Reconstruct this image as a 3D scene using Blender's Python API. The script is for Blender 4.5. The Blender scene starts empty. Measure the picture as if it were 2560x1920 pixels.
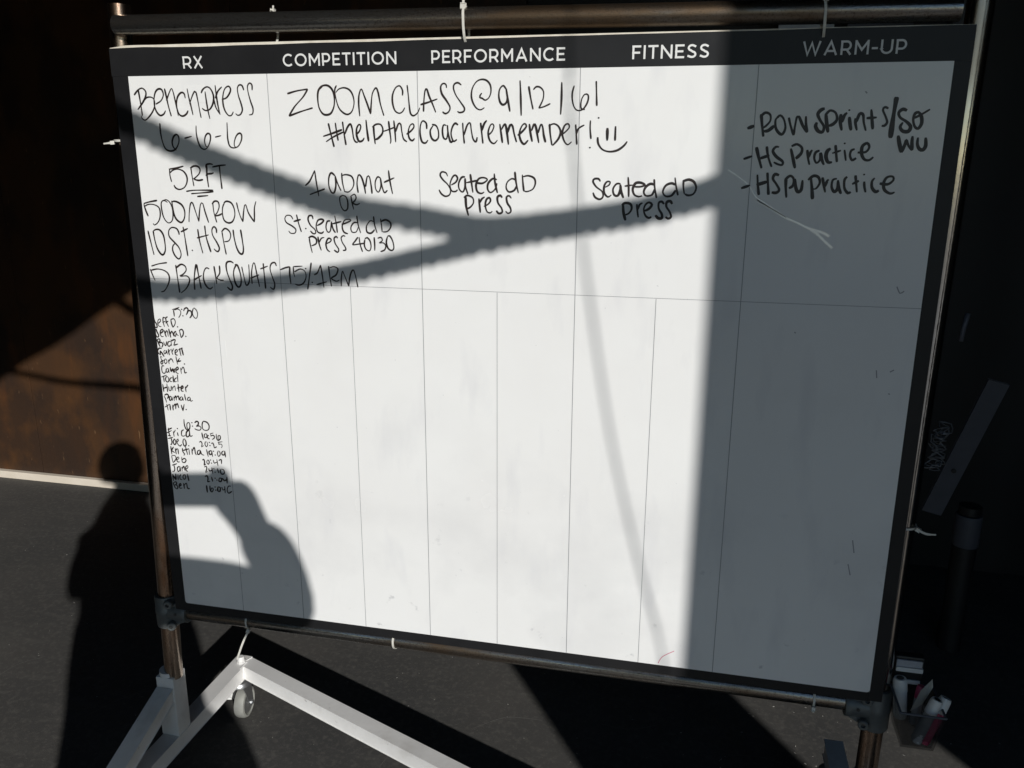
import bpy, bmesh, math, random
from mathutils import Vector, Matrix, noise
random.seed(4)
SC = bpy.context.scene
COL = SC.collection
F0 = 0.58            # height of the lower edge of the white writing area above the floor

# ------------------------------------------------------------------ camera
cam = bpy.data.cameras.new('camera'); camo = bpy.data.objects.new('camera', cam); COL.objects.link(camo)
cam.sensor_width = 36.0; cam.lens = 29.249; cam.clip_start = 0.02; cam.clip_end = 400
CX = Vector((0.9754, 0.2204, 0.0045)); CD = Vector((0.0617, -0.2536, -0.9653)); CF = Vector((-0.2116, 0.9419, -0.2610))
CAM = Vector((1.09465, -1.49442, 0.97807 + F0))
camo.matrix_world = Matrix(((CX.x, -CD.x, -CF.x, CAM.x), (CX.y, -CD.y, -CF.y, CAM.y), (CX.z, -CD.z, -CF.z, CAM.z), (0, 0, 0, 1)))
SC.camera = camo

# ------------------------------------------------------------------ light
SUN = Vector((-0.52408, 0.77180, -0.36008))      # direction the sunlight travels
world = bpy.data.worlds.new('World'); SC.world = world; world.use_nodes = True
wn = world.node_tree; bg = wn.nodes['Background']
sky = wn.nodes.new('ShaderNodeTexSky'); sky.sky_type = 'NISHITA'; sky.sun_disc = False
sky.dust_density = 0.0; sky.ozone_density = 1.9; sky.air_density = 1.0
sky.sun_elevation = math.asin(0.36008); sky.sun_rotation = math.atan2(0.52408, -0.77180)
wn.links.new(sky.outputs['Color'], bg.inputs['Color']); bg.inputs['Strength'].default_value = 0.087
sl = bpy.data.lights.new('sun', 'SUN'); sl.energy = 3.92; sl.angle = math.radians(0.5); sl.color = (1.0, 0.98, 0.95)
so = bpy.data.objects.new('sun', sl); COL.objects.link(so); so.rotation_euler = SUN.to_track_quat('-Z', 'Y').to_euler()
so.location = (8, -12, 8)
SC.view_settings.view_transform = 'Standard'; SC.view_settings.look = 'None'
SC.view_settings.gamma = 1; SC.view_settings.use_curve_mapping = False; SC.view_settings.exposure = 0.0

# ------------------------------------------------------------------ materials
def mat(name, col, rough=0.6, metal=0.0, col2=None, nscale=20.0, detail=5.0, lo=0.35, hi=0.65, bump=0.0, bscale=None,
        rough2=None, spec=0.5, coat=0.0, stretch=None, alpha=1.0, trans=0.0):
    m = bpy.data.materials.new(name); m.use_nodes = True
    n = m.node_tree.nodes; l = m.node_tree.links; b = n['Principled BSDF']
    b.inputs['Base Color'].default_value = (*col, 1); b.inputs['Roughness'].default_value = rough
    b.inputs['Metallic'].default_value = metal; b.inputs['Specular IOR Level'].default_value = spec
    b.inputs['Coat Weight'].default_value = coat; b.inputs['Transmission Weight'].default_value = trans
    b.inputs['Alpha'].default_value = alpha
    tc = n.new('ShaderNodeTexCoord'); mp = n.new('ShaderNodeMapping'); l.new(tc.outputs['Object'], mp.inputs['Vector'])
    if stretch: mp.inputs['Scale'].default_value = stretch
    if col2 is not None or rough2 is not None:
        t = n.new('ShaderNodeTexNoise'); t.inputs['Scale'].default_value = nscale; t.inputs['Detail'].default_value = detail
        t.inputs['Roughness'].default_value = 0.6
        l.new(mp.outputs['Vector'], t.inputs['Vector'])
        r = n.new('ShaderNodeMapRange'); r.inputs['From Min'].default_value = lo; r.inputs['From Max'].default_value = hi
        l.new(t.outputs['Fac'], r.inputs['Value'])
        if col2 is not None:
            mx = n.new('ShaderNodeMix'); mx.data_type = 'RGBA'
            mx.inputs[6].default_value = (*col, 1); mx.inputs[7].default_value = (*col2, 1)
            l.new(r.outputs['Result'], mx.inputs[0]); l.new(mx.outputs[2], b.inputs['Base Color'])
        if rough2 is not None:
            r2 = n.new('ShaderNodeMapRange'); r2.inputs['To Min'].default_value = rough; r2.inputs['To Max'].default_value = rough2
            l.new(r.outputs['Result'], r2.inputs['Value']); l.new(r2.outputs['Result'], b.inputs['Roughness'])
    if bump:
        t2 = n.new('ShaderNodeTexNoise'); t2.inputs['Scale'].default_value = bscale or nscale * 4; t2.inputs['Detail'].default_value = 4
        l.new(mp.outputs['Vector'], t2.inputs['Vector'])
        bp = n.new('ShaderNodeBump'); bp.inputs['Strength'].default_value = bump; bp.inputs['Distance'].default_value = 0.002
        l.new(t2.outputs['Fac'], bp.inputs['Height']); l.new(bp.outputs['Normal'], b.inputs['Normal'])
    return m

def layer(m, scale, lo, hi, col, stretch=None, detail=4.0, amount=1.0, zfade=None, rot=0.0):
    """one more noise-masked colour on top of a material's base colour"""
    n = m.node_tree.nodes; l = m.node_tree.links; b = n['Principled BSDF']
    inp = b.inputs['Base Color']; src = inp.links[0].from_socket if inp.links else None; old = tuple(inp.default_value)
    tc = n.new('ShaderNodeTexCoord'); mp = n.new('ShaderNodeMapping'); l.new(tc.outputs['Object'], mp.inputs['Vector'])
    if stretch: mp.inputs['Scale'].default_value = stretch
    mp.inputs['Location'].default_value = (scale * 0.37, 3.1, -1.7)
    t = n.new('ShaderNodeTexNoise'); t.inputs['Scale'].default_value = scale; t.inputs['Detail'].default_value = detail
    l.new(mp.outputs['Vector'], t.inputs['Vector'])
    r = n.new('ShaderNodeMapRange'); r.inputs['From Min'].default_value = lo; r.inputs['From Max'].default_value = hi
    r.inputs['To Max'].default_value = amount; l.new(t.outputs['Fac'], r.inputs['Value'])
    mp.inputs['Rotation'].default_value = (0, rot, 0)
    mx = n.new('ShaderNodeMix'); mx.data_type = 'RGBA'; mx.inputs[6].default_value = old; mx.inputs[7].default_value = (*col, 1)
    if src: l.new(src, mx.inputs[6])
    out = r.outputs['Result']
    if zfade:          # grime that gathers low on the thing
        sx = n.new('ShaderNodeSeparateXYZ'); l.new(tc.outputs['Object'], sx.inputs['Vector'])
        zr = n.new('ShaderNodeMapRange'); zr.inputs['From Min'].default_value = zfade[0]; zr.inputs['From Max'].default_value = zfade[1]
        l.new(sx.outputs['Z'], zr.inputs['Value'])
        mm = n.new('ShaderNodeMath'); mm.operation = 'MULTIPLY'; l.new(out, mm.inputs[0]); l.new(zr.outputs['Result'], mm.inputs[1]); out = mm.outputs[0]
    l.new(out, mx.inputs[0]); l.new(mx.outputs[2], inp)
    return m

M = {}
M['laminate'] = mat('white laminate', (0.81, 0.81, 0.795), 0.20, col2=(0.77, 0.765, 0.75), nscale=3.0, lo=0.4, hi=0.75, rough2=0.3)
layer(M['laminate'], 5.0, 0.52, 0.74, (0.60, 0.60, 0.60), stretch=(1, 1, 1.1), detail=9, amount=0.50, zfade=(1.35, .60))
layer(M['laminate'], 7.0, 0.56, 0.74, (0.66, 0.66, 0.67), stretch=(2.4, 1, .7), detail=8, amount=0.5, rot=.5)
layer(M['laminate'], 34.0, 0.69, 0.76, (0.42, 0.42, 0.43), detail=5, amount=0.6, zfade=(1.0, .60))
layer(M['laminate'], 110.0, 0.755, 0.79, (0.4, 0.4, 0.41), detail=2, amount=0.45)
M['vinyl'] = mat('black vinyl', (0.012, 0.012, 0.013), 0.42, col2=(0.016, 0.016, 0.017), nscale=12, bump=0.05, bscale=900, spec=0.28)
M['letters'] = mat('white vinyl letters', (0.76, 0.76, 0.74), 0.5, col2=(0.7, 0.7, 0.68), nscale=60)
M['foam'] = mat('foam board edge', (0.75, 0.70, 0.60), 0.7, col2=(0.62, 0.56, 0.46), nscale=40)
M['boardback'] = mat('board back', (0.10, 0.10, 0.10), 0.7, col2=(0.08, 0.08, 0.08))
M['rule'] = mat('printed rule', (0.33, 0.33, 0.34), 0.5, col2=(0.27, 0.27, 0.28))
M['ink'] = mat('dry-erase ink', (0.010, 0.008, 0.008), 0.42, col2=(0.035, 0.022, 0.018), nscale=90, lo=0.35, hi=0.75)
M['inkred'] = mat('red ink', (0.55, 0.10, 0.18), 0.5, col2=(0.6, 0.2, 0.28))
M['scratch_glint'] = mat('scraped laminate glint', (0.90, 0.88, 0.84), 0.35, metal=0.6, col2=(0.85, 0.84, 0.82), nscale=120)  # pale metallic tone carries the bright reflection along the scrape
M['tape'] = mat('clear tape', (0.80, 0.80, 0.79), 0.12, col2=(0.79, 0.79, 0.78))
M['pipe'] = mat('rusty steel pipe', (0.48, 0.40, 0.33), 0.16, metal=1.0, col2=(0.24, 0.135, 0.08), nscale=12, lo=0.40, hi=0.62,
                bump=0.10, bscale=420, rough2=0.34, stretch=(1, 1, .25))
layer(M['pipe'], 420, 0.52, 0.70, (0.09, 0.05, 0.03), detail=4, amount=.75)
M['pipeg'] = mat('dull galvanised pipe', (0.29, 0.285, 0.27), 0.17, metal=0.95, col2=(0.16, 0.11, 0.07), nscale=8, lo=0.42, hi=0.62,
                 bump=0.12, bscale=420, rough2=0.42, stretch=(.25, 1, 1))
layer(M['pipeg'], 320, 0.52, 0.68, (0.09, 0.07, 0.05), detail=4, amount=.75)
M['pipec'] = mat('smooth steel pipe', (0.52, 0.50, 0.47), 0.13, metal=1.0, col2=(0.34, 0.28, 0.23), nscale=10, lo=0.45, hi=0.65,
                bump=0.05, bscale=420, rough2=0.26, stretch=(1, 1, .2))
M['clamp'] = mat('galvanised fitting', (0.15, 0.16, 0.16), 0.5, metal=0.4, col2=(0.11, 0.12, 0.12), nscale=30, bump=0.3, bscale=150)
M['bolt'] = mat('dark bolt', (0.06, 0.06, 0.06), 0.45, metal=0.7, col2=(0.1, 0.1, 0.1))
M['paint'] = mat('white painted steel', (0.80, 0.79, 0.77), 0.40, col2=(0.70, 0.69, 0.67), nscale=7, bump=0.15, bscale=60)
layer(M['paint'], 60, 0.70, 0.76, (0.22, 0.18, 0.15), detail=4, amount=0.7)
layer(M['paint'], 12, 0.56, 0.74, (0.50, 0.48, 0.45), detail=8, amount=0.6)
M['zinc'] = mat('zinc plate', (0.62, 0.63, 0.64), 0.3, metal=0.9, col2=(0.5, 0.5, 0.5), nscale=40)
M['tyre'] = mat('grey rubber tyre', (0.30, 0.30, 0.27), 0.6, col2=(0.24, 0.24, 0.22), nscale=30)
M['hub'] = mat('wheel hub', (0.16, 0.16, 0.15), 0.3, col2=(0.10, 0.10, 0.10), nscale=20)
M['nylon'] = mat('natural nylon', (0.66, 0.64, 0.58), 0.4, col2=(0.58, 0.56, 0.5), nscale=50)
M['rubber'] = mat('black rubber flooring', (0.090, 0.085, 0.078), 0.75, col2=(0.068, 0.065, 0.061), nscale=2.2, lo=0.3, hi=0.7,
                  bump=0.6, bscale=420, spec=0.3)
layer(M['rubber'], 1.3, 0.42, 0.66, (0.050, 0.051, 0.051), detail=7, amount=0.7)
layer(M['rubber'], 70, 0.50, 0.70, (0.13, 0.123, 0.11), detail=6, amount=0.5)
layer(M['rubber'], 190, 0.60, 0.74, (0.20, 0.19, 0.17), detail=3, amount=0.35)
layer(M['rubber'], 6, 0.55, 0.8, (0.115, 0.110, 0.10), stretch=(1, 5, 1), detail=6, amount=0.5)
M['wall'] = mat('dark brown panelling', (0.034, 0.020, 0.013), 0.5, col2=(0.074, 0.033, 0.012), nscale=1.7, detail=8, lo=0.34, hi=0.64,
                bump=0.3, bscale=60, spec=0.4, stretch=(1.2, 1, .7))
layer(M['wall'], 5, 0.54, 0.70, (0.12, 0.043, 0.012), stretch=(2.2, 1, .5), detail=9, amount=0.45)
layer(M['wall'], 4, 0.48, 0.62, (0.018, 0.013, 0.011), stretch=(1.2, 1, .9), detail=9, amount=0.65)
layer(M['wall'], 26, 0.66, 0.72, (0.24, 0.14, 0.07), stretch=(2.2, 1, .5), detail=6, amount=0.5)
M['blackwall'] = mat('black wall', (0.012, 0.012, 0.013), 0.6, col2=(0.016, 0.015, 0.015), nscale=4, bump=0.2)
M['trim'] = mat('cream trim', (0.70, 0.63, 0.53), 0.55, col2=(0.64, 0.57, 0.47), nscale=8, stretch=(1, 1, 1))
M['concrete'] = mat('pale concrete', (0.30, 0.29, 0.27), 0.8, col2=(0.24, 0.235, 0.22), nscale=3, bump=0.3, bscale=60)
M['asphalt'] = mat('asphalt yard', (0.085, 0.085, 0.088), 0.85, col2=(0.07, 0.07, 0.073), nscale=2, bump=0.4, bscale=60)
M['steel'] = mat('brushed steel', (0.30, 0.31, 0.33), 0.45, metal=0.5, col2=(0.24, 0.25, 0.27), nscale=20)
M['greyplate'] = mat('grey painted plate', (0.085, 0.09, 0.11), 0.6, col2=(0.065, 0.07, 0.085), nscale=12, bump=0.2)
M['dark'] = mat('black powder coat', (0.010, 0.011, 0.012), 0.5, col2=(0.014, 0.014, 0.015), nscale=20)
M['mesh'] = mat('smoked plastic', (0.020, 0.022, 0.024), 0.25, col2=(0.016, 0.017, 0.018), alpha=0.36)
M['white plastic'] = mat('white plastic', (0.72, 0.72, 0.70), 0.35, col2=(0.66, 0.66, 0.64), nscale=30)
M['magenta'] = mat('magenta label', (0.60, 0.04, 0.14), 0.45, col2=(0.55, 0.10, 0.18), nscale=180)
M['ribbed'] = mat('grey grip', (0.42, 0.43, 0.44), 0.5, col2=(0.34, 0.35, 0.36), nscale=60)
M['card'] = mat('cream card', (0.60, 0.56, 0.48), 0.7, col2=(0.52, 0.48, 0.4), nscale=20)
M['felt'] = mat('pale felt', (0.42, 0.43, 0.46), 0.9, col2=(0.34, 0.35, 0.38), nscale=40)
M['rope'] = mat('black rope', (0.02, 0.02, 0.02), 0.8, col2=(0.035, 0.03, 0.03), nscale=90, bump=0.4)
M['blocker_black'] = mat('black tarpaulin', (0.018, 0.018, 0.02), 0.6, col2=(0.025, 0.025, 0.027), nscale=5, bump=0.3)
M['skin'] = mat('skin', (0.42, 0.25, 0.18), 0.5, col2=(0.46, 0.28, 0.2), nscale=30)
M['hair'] = mat('dark hair', (0.03, 0.02, 0.013), 0.5, col2=(0.05, 0.03, 0.02), nscale=80, bump=0.5, stretch=(1, 1, .2))
M['jacket'] = mat('navy jacket', (0.02, 0.025, 0.045), 0.8, col2=(0.028, 0.032, 0.055), nscale=60, bump=0.3)
M['jeans'] = mat('dark jeans', (0.03, 0.035, 0.05), 0.85, col2=(0.04, 0.045, 0.065), nscale=70, bump=0.3)
M['shoe'] = mat('black shoe', (0.015, 0.015, 0.015), 0.5, col2=(0.02, 0.02, 0.02))
M['screen'] = mat('phone glass', (0.01, 0.01, 0.012), 0.08, col2=(0.012, 0.012, 0.014))
M['scuff'] = mat('floor scuff', (0.135, 0.13, 0.12), 0.85, col2=(0.10, 0.096, 0.09), nscale=60)
M['plate2'] = mat('pale grey bar', (0.095, 0.10, 0.12), 0.6, col2=(0.075, 0.08, 0.095), nscale=14)
M['lint'] = mat('lint', (0.65, 0.63, 0.58), 0.9, col2=(0.5, 0.48, 0.44), nscale=200)

# ------------------------------------------------------------------ helpers
def link(name, me, m, parent=None, smooth=False):
    ms = m if isinstance(m, (list, tuple)) else [m]
    for q in ms: me.materials.append(M[q] if isinstance(q, str) else q)
    o = bpy.data.objects.new(name, me); COL.objects.link(o)
    if parent is not None: o.parent = parent
    if smooth:
        for p in me.polygons: p.use_smooth = True
    return o

def obj(name, bm, m, parent=None, smooth=False):
    me = bpy.data.meshes.new(name)
    bmesh.ops.recalc_face_normals(bm, faces=bm.faces)
    bm.to_mesh(me); bm.free()
    return link(name, me, m, parent, smooth)

def tag(o, label=None, cat=None, group=None, kind=None):
    if label: o['label'] = label
    if cat: o['category'] = cat
    if group: o['group'] = group
    if kind: o['kind'] = kind
    return o

def empty(name, loc=(0, 0, 0)):
    o = bpy.data.objects.new(name, None); COL.objects.link(o); o.location = loc; o.empty_display_size = .05
    return o

def box(bm, x0, x1, y0, y1, z0, z1, bev=0.0):
    r = bmesh.ops.create_cube(bm, size=1.0)
    vs = r['verts']
    for v in vs:
        v.co = Vector((x0 + (v.co.x + .5) * (x1 - x0), y0 + (v.co.y + .5) * (y1 - y0), z0 + (v.co.z + .5) * (z1 - z0)))
    if bev > 0:
        es = list({e for v in vs for e in v.link_edges})
        bmesh.ops.bevel(bm, geom=es, offset=bev, segments=2, affect='EDGES', profile=0.6)
    return vs

def frame_of(d):
    d = d.normalized(); a = Vector((0, 0, 1)) if abs(d.z) < .9 else Vector((1, 0, 0))
    u = d.cross(a).normalized(); return u, d.cross(u).normalized()

def tube(bm, pts, rad, n=12, caps=True):
    """swept tube through pts, rad a number or one per point"""
    pts = [Vector(p) for p in pts]; rs = rad if isinstance(rad, (list, tuple)) else [rad] * len(pts)
    rings = []; u = None
    for i, p in enumerate(pts):
        d = (pts[min(i + 1, len(pts) - 1)] - pts[max(i - 1, 0)]).normalized()
        if u is None: u, w = frame_of(d)
        else:
            u = (u - d * u.dot(d)).normalized(); w = d.cross(u)
        rings.append([bm.verts.new(p + (u * math.cos(2 * math.pi * k / n) + w * math.sin(2 * math.pi * k / n)) * rs[i]) for k in range(n)])
    for a, b in zip(rings, rings[1:]):
        for k in range(n): bm.faces.new((a[k], a[(k + 1) % n], b[(k + 1) % n], b[k]))
    if caps:
        bm.faces.new(rings[0]); bm.faces.new(rings[-1])
    return rings

def pipe(bm, a, b, r, wall=0.003, n=32, segs=1):
    """hollow pipe with open ends"""
    a = Vector(a); b = Vector(b); d = (b - a).normalized(); u, w = frame_of(d)
    R = []
    for (p, q) in ((a, r), (b, r), (b, r - wall), (a, r - wall)):
        R.append([bm.verts.new(p + (u * math.cos(2 * math.pi * k / n) + w * math.sin(2 * math.pi * k / n)) * q) for k in range(n)])
    for i in range(4):
        x, y = R[i], R[(i + 1) % 4]
        for k in range(n): bm.faces.new((x[k], x[(k + 1) % n], y[(k + 1) % n], y[k]))

def beam(bm, a, b, w, h, bev=0.003, up=Vector((0, 0, 1))):
    """rectangular tube a to b, width w (horizontal), height h"""
    a = Vector(a); b = Vector(b); d = (b - a); L = d.length; d.normalize()
    s = d.cross(up).normalized(); t = s.cross(d).normalized()
    vs = box(bm, 0, 1, 0, 1, 0, 1)
    for v in vs:
        c = v.co.copy(); v.co = a + d * (c.x * L) + s * ((c.y - .5) * w) + t * ((c.z - .5) * h)
    if bev:
        es = list({e for v in vs for e in v.link_edges})
        bmesh.ops.bevel(bm, geom=es, offset=bev, segments=2, affect='EDGES', profile=0.6)

def catmull(pts, step):
    out = []
    n = len(pts)
    if n < 3:
        a, b = pts[0], pts[-1]; k = max(1, int((b - a).length / step))
        return [a.lerp(b, i / k) for i in range(k + 1)]
    for i in range(n - 1):
        p0 = pts[max(i - 1, 0)]; p1 = pts[i]; p2 = pts[i + 1]; p3 = pts[min(i + 2, n - 1)]
        k = max(1, int((p2 - p1).length / step))
        for j in range(k):
            t = j / k
            out.append(0.5 * ((2 * p1) + (p2 - p0) * t + (2 * p0 - 5 * p1 + 4 * p2 - p3) * t * t + (3 * p1 - p0 - 3 * p2 + p3) * t ** 3))
    out.append(pts[-1]); return out

def ribbon(bm, pts, ws, y, dy=0.0):
    """flat stroke in the board plane; pts are 2-D (x, z)"""
    n = len(pts); prev = None
    for i in range(n):
        a = pts[max(i - 1, 0)]; b = pts[min(i + 1, n - 1)]; d = (b - a)
        if d.length < 1e-9: continue
        d.normalize(); nn = Vector((-d.y, d.x)) * (ws[i] / 2); p = pts[i]
        cur = (bm.verts.new((p.x + nn.x, y - dy * i, p.y + nn.y + F0)), bm.verts.new((p.x - nn.x, y - dy * i, p.y - nn.y + F0)))
        if prev: bm.faces.new((prev[0], prev[1], cur[1], cur[0]))
        prev = cur

def lathe(bm, prof, c, ax, n=24):
    """prof = [(along, radius)...]"""
    c = Vector(c); ax = Vector(ax).normalized(); u, w = frame_of(ax); rings = []
    for (h, r) in prof:
        rings.append([bm.verts.new(c + ax * h + (u * math.cos(2 * math.pi * k / n) + w * math.sin(2 * math.pi * k / n)) * max(r, 1e-5)) for k in range(n)])
    for a, b in zip(rings, rings[1:]):
        for k in range(n): bm.faces.new((a[k], a[(k + 1) % n], b[(k + 1) % n], b[k]))
    bm.faces.new(rings[0]); bm.faces.new(rings[-1])

def extrude_poly(bm, pts2, y0, y1):
    """polygon in the x,z plane given thickness from y0 to y1"""
    a = [bm.verts.new((x, y0, z)) for x, z in pts2]; b = [bm.verts.new((x, y1, z)) for x, z in pts2]
    bm.faces.new(a); bm.faces.new(b[::-1])
    for i in range(len(a)):
        j = (i + 1) % len(a); bm.faces.new((a[i], a[j], b[j], b[i]))

def at(sx, sz, d):
    """a point d metres in front of the board plane, lying on the sunbeam that meets the board at (sx, sz)"""
    return Vector((sx + 0.6790 * d, -d, sz + 0.46655 * d + F0))

# ------------------------------------------------------------------ the setting
bm = bmesh.new(); box(bm, -60, 60, -90, -2.35, -0.3, 0.0)
tag(obj('ground', bm, 'asphalt'), kind='structure')
bm = bmesh.new(); box(bm, -3.8, 4.5, -2.35, -0.75, -0.3, 0.004)
tag(obj('threshold', bm, 'concrete'), kind='structure')
bm = bmesh.new(); box(bm, -3.8, 4.5, -0.745, 1.95, -0.3, 0.004)
tag(obj('floor', bm, 'rubber'), kind='structure')

BW = 1.79
wallb = tag(obj('back_wall', (lambda b: (box(b, -3.8, 4.5, BW + .012, BW + .16, 0.0, 4.0), b)[1])(bmesh.new()), 'blackwall'), kind='structure')
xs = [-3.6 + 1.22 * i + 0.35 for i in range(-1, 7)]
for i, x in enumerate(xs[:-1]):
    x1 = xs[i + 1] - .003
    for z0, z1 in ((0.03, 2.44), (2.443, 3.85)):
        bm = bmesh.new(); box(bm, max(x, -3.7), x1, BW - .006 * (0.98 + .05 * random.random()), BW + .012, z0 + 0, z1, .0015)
        o = obj('wall_panel', bm, 'wall' if x < -0.2 else 'blackwall', wallb)  # right-hand panels go black: the deep shade there is put into the colour
tr = bmesh.new(); box(tr, -3.7, -0.75, BW - .034, BW - .0065, 0.004, 0.040, .002)
obj('baseboard', tr, 'trim', wallb)
bm = bmesh.new(); box(bm, -3.8, -3.7, -2.3, 1.78, 0.004, 4.0); tag(obj('left_wall', bm, 'blackwall'), kind='structure')
bm = bmesh.new(); box(bm, 4.4, 4.5, -2.3, 1.78, 0.004, 4.0); tag(obj('right_wall', bm, 'blackwall'), kind='structure')
bm = bmesh.new(); box(bm, -3.8, 4.5, -2.4, 1.95, 4.003, 4.2); tag(obj('ceiling', bm, 'blackwall'), kind='structure')
# front wall: pillars and lintel round the two roll-up openings behind the photographer
XR = 1.108 + .679 * 2.4; XP = 1.80 + .679 * 2.3; XQ = 2.27 + .679 * 2.4; ZL = 3.20
bm = bmesh.new()
box(bm, -3.8, -0.62, -2.4, -2.3, 0.0, ZL); box(bm, XR, XP, -2.4, -2.3, 0.0, ZL); box(bm, XQ, 4.5, -2.4, -2.3, 0.0, ZL)
box(bm, -3.8, 4.5, -2.4, -2.3, ZL + .002, 4.0)
tag(obj('front_wall', bm, 'blackwall'), kind='structure')

# ------------------------------------------------------------------ the whiteboard
W, H = 1.46, 1.1282
board = empty('whiteboard', (W / 2, 0.006, F0))
tag(board, 'large white dry-erase board with black header and handwritten workouts, tied to a pipe frame', 'whiteboard')
BL = (0, 0, 0)
def bobj(name, bm, m, smooth=False):
    o = obj(name, bm, m, board, smooth); o.matrix_parent_inverse = Matrix.Translation(-board.location); return o
bm = bmesh.new(); extrude_poly(bm, [(-.0265, F0 - .0185), (W + .0225, F0 - .0175), (W + .024, F0 + 1.1775), (-.0340, F0 + 1.1765)], 0.0006, .0125)
bobj('panel', bm, 'boardback')
tp = [(W + .024, F0 + 1.1778), (-.0345, F0 + 1.1768), (-.0345, F0 + 1.1800)] + [(x_, F0 + 1.1838 - .0016 * x_ + .0010 * noise.noise(Vector((x_ * 30, 1, 0)))) for x_ in (0.0, .03, .06, .12, .2, .3, .4, .6, .8, 1.0, 1.2, 1.4)] + [(W + .024, F0 + 1.1806)]
bm = bmesh.new(); extrude_poly(bm, tp, 0.0006, .0120); bobj('top_edge', bm, 'foam')
def flat(pts, y):
    b = bmesh.new(); b.faces.new([b.verts.new((x, y, z + F0)) for x, z in pts]); return b
def slab(pts, y0, y1):
    b = bmesh.new(); extrude_poly(b, [(x, z + F0) for x, z in pts], y0, y1); return b
top = [(-.036 + (W + .061) * i / 40, 0) for i in range(41)]
edge = []
for i in range(41):
    x = top[i][0]; edge.append((x, 1.1785 + .0012 * noise.noise(Vector((x * 9, 0, 0))) + .0012 * x + (.0010 if x < .05 else 0)))
bobj('header_strip', slab([(W + .0252, 1.1283 + .0001), (-.0363, 1.1283 + .0001)] + edge, -.0004, .0005), 'vinyl')
bobj('side_strip', slab([(-.0345, 1.1280), (-.0275, -.0195), (-.0002, -.0195), (-.0002, 1.1280)], -.0004, .0005), 'vinyl')
bobj('side_strip', slab([(W + .0002, 1.1280), (W + .0002, -.0180), (W + .0235, -.0180), (W + .0252, 1.1280)], -.0004, .0005), 'vinyl')
bobj('bottom_strip', slab([(.0, -.0002), (.0, -.0205), (W, -.0195), (W, -.0002)], -.0004, .0005), 'vinyl')
cor = [(0, H), (0, .006)] + [(.006 - .006 * math.cos(a), .006 - .006 * math.sin(a)) for a in (.4, .8, 1.2)] + [(.006, 0)] + \
      [(W - .006, 0)] + [(W - .006 + .006 * math.sin(a), .006 - .006 * math.cos(a)) for a in (.4, .8, 1.2)] + [(W, .006), (W, H)]
bobj('writing_surface', slab(cor, -.0009, -.0003), 'laminate')
# printed grid
for i in range(1, 5):
    b = bmesh.new(); x = W * i / 5; ribbon(b, [Vector((x, 0.0)), Vector((x, H))], [.0013] * 2, -.00120); bobj('grid_line', b, 'rule')
for i in (1, 3, 5, 7):
    b = bmesh.new(); x = W * i / 10; ribbon(b, [Vector((x, 0.0)), Vector((x, H * .6545))], [.0011] * 2, -.00121); bobj('grid_line', b, 'rule')
b = bmesh.new(); ribbon(b, [Vector((0.0, H * .6555)), Vector((W, H * .6555))], [.0009] * 2, -.00122); bobj('grid_line', b, 'rule')

# header lettering, drawn as geometric strokes (cap height 1)
def arc(cx, cy, rx, ry, a0, a1, n=18):
    return [(cx + rx * math.cos(math.radians(a0 + (a1 - a0) * i / n)), cy + ry * math.sin(math.radians(a0 + (a1 - a0) * i / n))) for i in range(n + 1)]
t = .075
GL = {
 'I': (.15, [[(t, 0), (t, 1)]]),
 'E': (.60, [[(t, 0), (t, 1)], [(0, t), (.60, t)], [(0, .5), (.53, .5)], [(0, 1 - t), (.59, 1 - t)]]),
 'F': (.58, [[(t, 0), (t, 1)], [(0, .47), (.52, .47)], [(0, 1 - t), (.58, 1 - t)]]),
 'T': (.66, [[(.33, 0), (.33, 1)], [(0, 1 - t), (.66, 1 - t)]]),
 'P': (.66, [[(t, 0), (t, 1)], [(0, 1 - t), (.34, 1 - t)] + arc(.34, .635, .245, .29, 88, -90) + [(0, .345)]]),
 'R': (.70, [[(t, 0), (t, 1)], [(0, 1 - t), (.36, 1 - t)] + arc(.36, .645, .245, .28, 88, -90) + [(0, .365)], [(.38, .37), (.63, 0)]]),
 'X': (.76, [[(.09, 0), (.67, 1)], [(.09, 1), (.67, 0)]]),
 'C': (.80, [arc(.46, .5, .385, .435, 48, 312, 26)]),
 'O': (.96, [arc(.48, .5, .405, .435, 0, 361, 34)]),
 'M': (.88, [[(t, 0), (t, 1)], [(.88 - t, 0), (.88 - t, 1)], [(t, .93), (.44, .33), (.88 - t, .93)]]),
 'N': (.78, [[(t, 0), (t, 1)], [(.78 - t, 0), (.78 - t, 1)], [(t + .01, .93), (.78 - t - .01, .07)]]),
 'A': (.88, [[(.08, 0), (.44, .94), (.80, 0)], [(.20, .29), (.68, .29)]]),
 'S': (.64, [[(.575, .82)] + arc(.32, .735, .215, .19, 55, 255, 16)[0:] + arc(.33, .27, .225, .195, 78, -128, 16) + [(.05, .17)]]),
 'W': (1.16, [[(.07, 1), (.33, .06), (.58, .88), (.83, .06), (1.09, 1)]]),
 'U': (.76, [[(t, 1), (t, .38)] + arc(.38, .38, .305, .31, 180, 360) + [(.76 - t, 1)]]),
 '-': (.36, [[(0, .42), (.36, .42)]]),
}
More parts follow.
